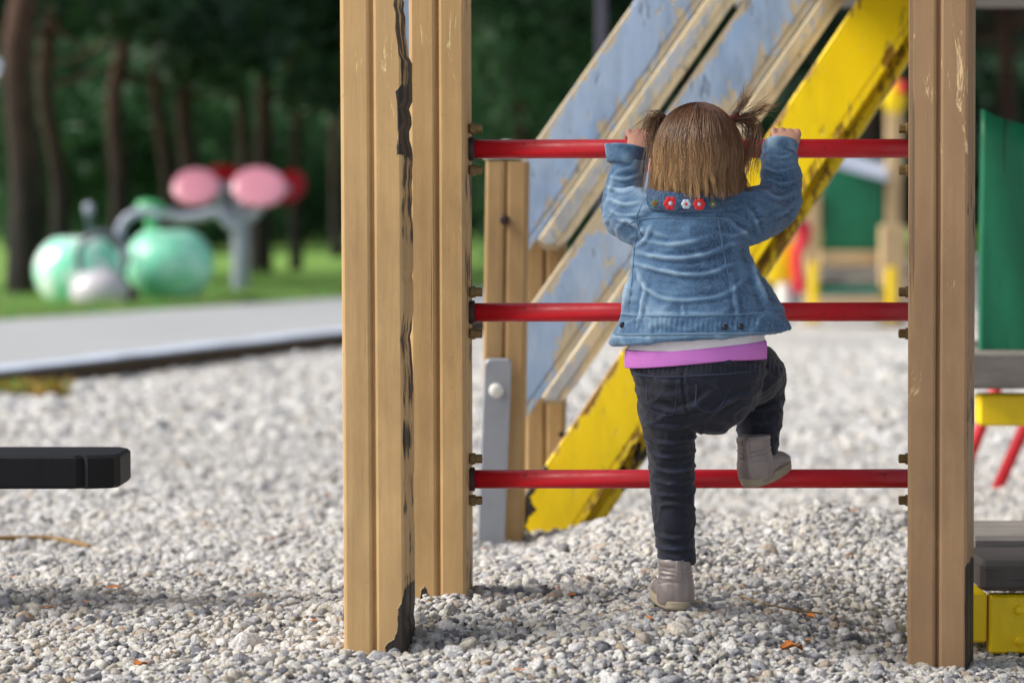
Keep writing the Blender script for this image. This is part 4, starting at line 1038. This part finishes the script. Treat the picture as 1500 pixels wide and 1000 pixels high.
# trousers
tp = [loft([w3(1020, 505, -.152), w3(1022, 540, -.152), w3(1016, 580, -.150), w3(1008, 606, -.148)], [(.106, .071), (.110, .079), (.098, .078), (.070, .060)], (1, 0, 0), 36, 4, .4)]
tp.append(loft([w3(978, 560, -.15), w3(978, 612, -.148), w3(982, 660, -.142), w3(985, 706, -.138), w3(987, 760, -.142), w3(991, 812, -.146), w3(991, 824, -.146)], [(.053, .066), (.0455, .058), (.039, .047), (.0365, .042), (.034, .039), (.0295, .034), (.029, .033)], (1, 0, 0), 26, 5, .1))
tp.append(loft([w3(1045, 555, -.150), w3(1082, 548, -.10), w3(1108, 552, -.035), w3(1112, 580, -.018), w3(1112, 620, -.036), w3(1109, 666, -.046)], [(.066, .066), (.060, .060), (.049, .048), (.043, .044), (.037, .038), (.032, .034)], (1, 0, 0), 26, 5, .1))
tp.append(ball(W(1092, 548, -.095), (.062, .07, .052), 20, 12))
V, Fc, N = remesh(tp, .0026, 5)
TF = [([(942, 640), (975, 648), (1015, 640), (1032, 628)], 4, .0045), ([(945, 660), (980, 668), (1022, 658)], 4, .005), ([(945, 682), (985, 690), (1024, 680)], 4, .005), ([(948, 702), (985, 708), (1024, 700)], 4, .0045),
      ([(950, 722), (985, 726), (1020, 719)], 4, .004), ([(955, 742), (990, 738), (1020, 746)], 4, .0035), ([(958, 782), (990, 788), (1018, 780)], 4, .0045), ([(958, 798), (990, 804), (1018, 796)], 4, .005), ([(962, 812), (990, 817), (1016, 810)], 3, .0035),
      ([(940, 590), (975, 600), (1010, 596), (1050, 570)], 6, .005), ([(938, 565), (970, 580), (1005, 575)], 6, .0035), ([(1000, 530), (1002, 570), (1008, 610)], 4, -.0035), ([(1035, 612), (1070, 585), (1100, 575)], 5, .004),
      ([(1085, 590), (1110, 600), (1142, 592)], 5, .0045), ([(1085, 612), (1110, 620), (1140, 612)], 5, .004), ([(1085, 638), (1108, 645), (1134, 636)], 4, .004), ([(1060, 530), (1100, 535), (1140, 560)], 6, .004), ([(950, 540), (970, 560), (1000, 560)], 5, .003), ([(942, 618), (980, 626), (1025, 615)], 5, .004)]
TF = [(a, b*.7, c*.85) for a, b, c in TF]
V2, cr = folds(V, N, TF); rg = np.clip(1-2*np.abs(nz(V2*np.array([1, 1, 1.6]), 20, 2))-.55, 0, 1); wav = nz(V2, 30, 5)*.0028+nz(V2, 75, 3)*.0013+rg*.005; V2 = V2+N*wav[:, None]; u, v = PX(V2)
gat = np.exp(-((v-538)/9)**2); V2 += N*(np.sin(u*.9)*.0009*gat)[:, None]
fade_light = np.clip(.34+cr*55+wav*30+.12*gat*np.sin(u*.9), 0, 1)
trousers = mk("jeans", V2, Fc, JEAN, person, True, {'fade_light': fade_light}); tb_ = BVHTree.FromPolygons([Vector(p) for p in V2], Fc)
seam([(928, 548), (970, 552), (1020, 550), (1080, 546), (1125, 540)], "waistband_seam", JEAN, trousers, .0013, tb_, fadev=.65)
seam([(1003, 552), (1004, 580), (1012, 606)], "seat_seam", JEAN, trousers, .0013, tb_, fadev=.6)
for P_ in ([(948, 560), (952, 598), (985, 606), (992, 562)], [(1020, 562), (1022, 596), (1050, 600), (1075, 560)]): seam(P_, "pocket_seam", JEAN, trousers, .0011, tb_, fadev=.7)
seam([(964, 815), (990, 820), (1017, 814)], "hem_seam", JEAN, trousers, .0018, tb_, fadev=.6)

# ---- shoes
SHOE = NT("shoe_leather"); c = SHOE.mix(SHOE.noise(24, 5), S(116, 106, 104), S(162, 152, 150)); SHOE.bump(SHOE.noise(160, 4), .0008, .8); SHOE = SHOE.fin(c, .42, Metallic=.25)
SOLE = simple("shoe_sole", S(158, 146, 124), .8, .25, 40, .001, 120)
def shoe(M, name="shoe"):
    """local: heel at y=0, toe at y=.138, sole bottom z=0"""
    up_ = [loft([(0, .030, .008), (0, .030, .030), (0, .033, .056), (0, .037, .078)], [(.0305, .0305), (.031, .0315), (.0275, .0290), (.0265, .0280)], (1, 0, 0), 26, 4, .1),
           loft([(0, .028, .022), (0, .060, .024), (0, .092, .021), (0, .118, .018)], [(.029, .017), (.0295, .024), (.031, .018), (.027, .0135)], (1, 0, 0), 26, 4, .8),
           loft([(0, .040, .055), (0, .062, .040), (0, .085, .028)], [(.021, .018), (.020, .014), (.018, .010)], (1, 0, 0), 20, 4, .6)]
    V, Fc, N = remesh(up_, .0018, 4); V[:, 2] = np.maximum(V[:, 2], .004)
    # stitched heel counter, ankle padding and creases
    x, y, z = V[:, 0], V[:, 1], V[:, 2]
    line = np.abs(z-(.046-.35*np.abs(y-.005)))*1.0; V += N*(-.0010*np.exp(-(line/.0012)**2))[:, None]
    V += N*(.0018*np.exp(-((z-.075)/.005)**2))[:, None]
    V += N*(.0009*np.sin(z*900+nz(V, 60)*3)*np.exp(-((z-.058)/.010)**2)+nz(V, 70, 2)*.0010)[:, None]
    V += N*(.0009*np.exp(-(x/.0045)**2)*(y < .03))[:, None]
    T_ = lambda L_: [M @ Vector(map(float, v)) for v in L_]
    o = mk(name, T_(V), Fc, SHOE, person)
    out = []
    for a_ in np.linspace(0, 2*PI, 40, endpoint=False):
        ca, sa = math.cos(a_), math.sin(a_); w_ = .0315+.003*math.exp(-((sa-.45)/.4)**2)
        out.append((w_*abs(ca)**.75*np.sign(ca), .068+.072*abs(sa)**.9*np.sign(sa)))
    sv = []; sf = []; m = 40
    lv = [(0, .93), (.002, .98), (.006, 1.0), (.007, .985), (.012, 1.0), (.0145, .985), (.0155, .93)]
    for z_, k_ in lv:
        for (x_, y_) in out: sv.append((x_*k_, .068+(y_-.068)*k_, z_+max(0, (y_-.105)/.035)**2*.006+.0004*math.sin(x_*900+y_*700)))
    for i in range(len(lv)-1):
        for j in range(m): sf.append((i*m+j, i*m+(j+1) % m, (i+1)*m+(j+1) % m, (i+1)*m+j))
    sf.append(tuple(range(m))[::-1]); sf.append(tuple((len(lv)-1)*m+j for j in range(m)))
    mk("sole", T_(sv), sf, SOLE, o)
    v_, f_ = loft([(0, .0015, .048), (0, .0032, .068), (0, .0062, .080)], [(.0055, .0016), (.005, .0016), (.0045, .0016)], (1, 0, 0), 12, 3, .4); mk("heel_tab", T_(v_), f_, SHOE, o)
    return o
p = W(994, 894, -.185)
shoe(Matrix.Translation(p) @ Matrix.Rotation(math.radians(6), 4, 'Z') @ Matrix.Rotation(math.radians(3), 4, 'X'))
p = W(1100, 714, -.10)
shoe(Matrix.Translation(p) @ Matrix.Rotation(math.radians(-28), 4, 'Z') @ Matrix.Rotation(math.radians(10), 4, 'X') @ Matrix.Rotation(math.radians(-4), 4, 'Y'))

# ---- hair
t = NT("brown_hair"); c = t.attr('col'); HAIR = t.fin(c, .45, Specular_IOR_Level=.5, Anisotropic=.5)
hr = np.array([.0715, .086, .086]); hc = np.array(HC)+np.array([.0020, -.004, .002])
# scalp shell under the strands
vs, fs = ball(hc, tuple(hr*.965), 36, 24)
vs = [v if (v.y < HC.y+.03 or v.z > HC.z+.02) else Vector((HC.x+(v.x-HC.x)*.9, HC.y+(v.y-HC.y)*.78, v.z)) for v in vs]
vs = [Vector((v.x, v.y, max(v.z, HC.z-.045))) for v in vs]
hair = mk("hair", vs, fs, HAIR, person, True, {'col': [np.array(S(52, 34, 22))]*len(vs)})
lines = []; cols = []; rads = []
crown = np.array([.0, -.15, 1.0])
ncl = 330
for c_i in range(ncl):
    phi = rng.uniform(0, 2*PI)
    if math.sin(phi) > .45: continue          # the face stays free
    jit = rng.normal(0, 1, 3); sway = rng.normal(0, .006); zend = W(1000, 283+rng.normal(0, 5)-6*max(0, math.cos(phi))+(14 if math.cos(phi) < -.7 else 0), -.15).z; flick = rng.normal(.001, .006); th0c = rng.uniform(.03, 1.1)
    tone = rng.random()**1.3
    for s_i in range(30):
        ph = phi+rng.normal(0, .04); th0 = max(.02, th0c+rng.normal(0, .15)); th = np.linspace(th0, 1.62, 11)
        L = []
        lift = 1+.03*rng.random()**2
        for a_ in th:
            k_ = (a_-th0)/(1.62-th0+1e-6); pp = ph*(k_**.5)+(1-k_**.5)*(ph+.5*math.cos(ph)*0)
            pt = hc+hr*lift*(1+.012*math.sin(ph*9+jit[0])*math.sin(a_))*np.array([math.sin(a_)*math.cos(pp), math.sin(a_)*math.sin(pp)-.0, math.cos(a_)]); L.append(pt)
        e = L[-1]; dz = e[2]-zend-rng.normal(0, .003); m = 7
        rad = np.array([math.cos(ph), math.sin(ph), 0]); cc = hc+hr*np.array([math.cos(phi), math.sin(phi), 0])
        for i in range(1, m+1):
            s_ = i/m; q = e+np.array([0, 0, -dz*s_])-rad*.003*s_+rad*flick*s_*s_
            q[:2] = q[:2]*(1-.8*s_)+(.8*s_)*(np.array([cc[0], cc[1]])+rad[:2]*(-.003*s_+flick*s_*s_)+jit[:2]*.002)
            L.append(q)
        L = np.array(L); tq = np.linspace(0, 1, len(L)); tan_ = np.array([-math.sin(ph), math.cos(ph), 0]); L += tan_*(sway*np.sin(tq*4.5+jit[1])*tq+.0015*np.sin(tq*14+jit[2]))[:, None]; L += np.cumsum(rng.normal(0, .0003, L.shape), 0); lines.append(L)
        warm = .5-.5*math.cos(ph)*.9; b0 = np.array(S(88, 52, 32))*(.7+.6*tone); b1 = (np.array(S(134, 96, 66))*(1-warm)+np.array(S(226, 186, 134))*warm)*(.55+.8*tone)*rng.uniform(.8, 1.2); cols.append((b0, b1)); rads.append(.00052)  # sunlit gold painted on the left strands, shaded brown on the right
for c_i in range(110):
    phi = rng.uniform(.12*PI, .88*PI); jz = rng.normal(0, .04); tone = rng.random()
    for s_i in range(18):
        ph = phi+rng.normal(0, .05); th = np.linspace(rng.uniform(.0, .5), 1.12+jz+.25*abs(math.cos(phi)), 9); lift = 1.0+.02*rng.random()
        lines.append(np.array([hc+hr*lift*np.array([math.sin(a_)*math.cos(ph), math.sin(a_)*math.sin(ph), math.cos(a_)]) for a_ in th]))
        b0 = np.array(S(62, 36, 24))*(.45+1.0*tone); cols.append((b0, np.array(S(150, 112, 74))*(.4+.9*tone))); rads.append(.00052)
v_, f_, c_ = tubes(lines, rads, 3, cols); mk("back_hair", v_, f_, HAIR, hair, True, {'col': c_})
def pigtail(tie, targets, name, n=55, spread=.0062):
    lines = []; cols = []
    for tg in targets:
        base = [np.array(w3(*tie))]+[np.array(w3(*q)) for q in tg]
        for k_ in range(n):
            off = rng.normal(0, 1, 3); Q = [b_+off*spread*(.25+i*.4) for i, b_ in enumerate(base)]
            L = np.array(catmull(Q, 5)); tt = np.linspace(0, 1, len(L))[:, None]; L += np.sin(tt*9+rng.uniform(0, 6))*rng.normal(0, .0018, 3)
            lines.append(L); tone = rng.random(); cols.append((np.array(S(64, 38, 26))*(.7+.5*tone), np.array(S(150, 112, 78))*(.6+.7*tone)))
    v_, f_, c_ = tubes(lines, .00045, 3, cols); return mk(name, v_, f_, HAIR, hair, True, {'col': c_})
TIE = simple("hair_tie", S(92, 12, 26), .7, .2, 100)
yt_ = -.13
pigtail((1067, 178, yt_), [[(1085, 158, yt_), (1093, 142, yt_), (1098, 136, yt_)], [(1095, 172, yt_), (1118, 160, yt_+.01), (1130, 158, yt_+.02)], [(1098, 172, yt_), (1108, 195, yt_), (1103, 225, yt_-.01), (1095, 248, yt_-.01)], [(1090, 178, yt_), (1100, 200, yt_), (1092, 232, yt_-.02), (1085, 262, yt_-.03)]], "pigtail")
pigtail((980, 184, yt_), [[(965, 170, yt_), (950, 174, yt_), (940, 190, yt_)], [(962, 180, yt_), (955, 200, yt_), (962, 225, yt_-.01)], [(968, 186, yt_), (958, 215, yt_), (954, 262, yt_-.02), (950, 298, yt_-.035)], [(968, 172, yt_), (955, 184, yt_), (948, 205, yt_)]], "pigtail", 50)
for (a, b_) in (((1050, 188), (1080, 169)), ((986, 190), (974, 178))):
    mk("hair_tie", *loft([w3(a[0], a[1], yt_), w3(b_[0], b_[1], yt_)], [.0062, .0055], (0, 1, 0), 14, 2, .5), TIE, hair)
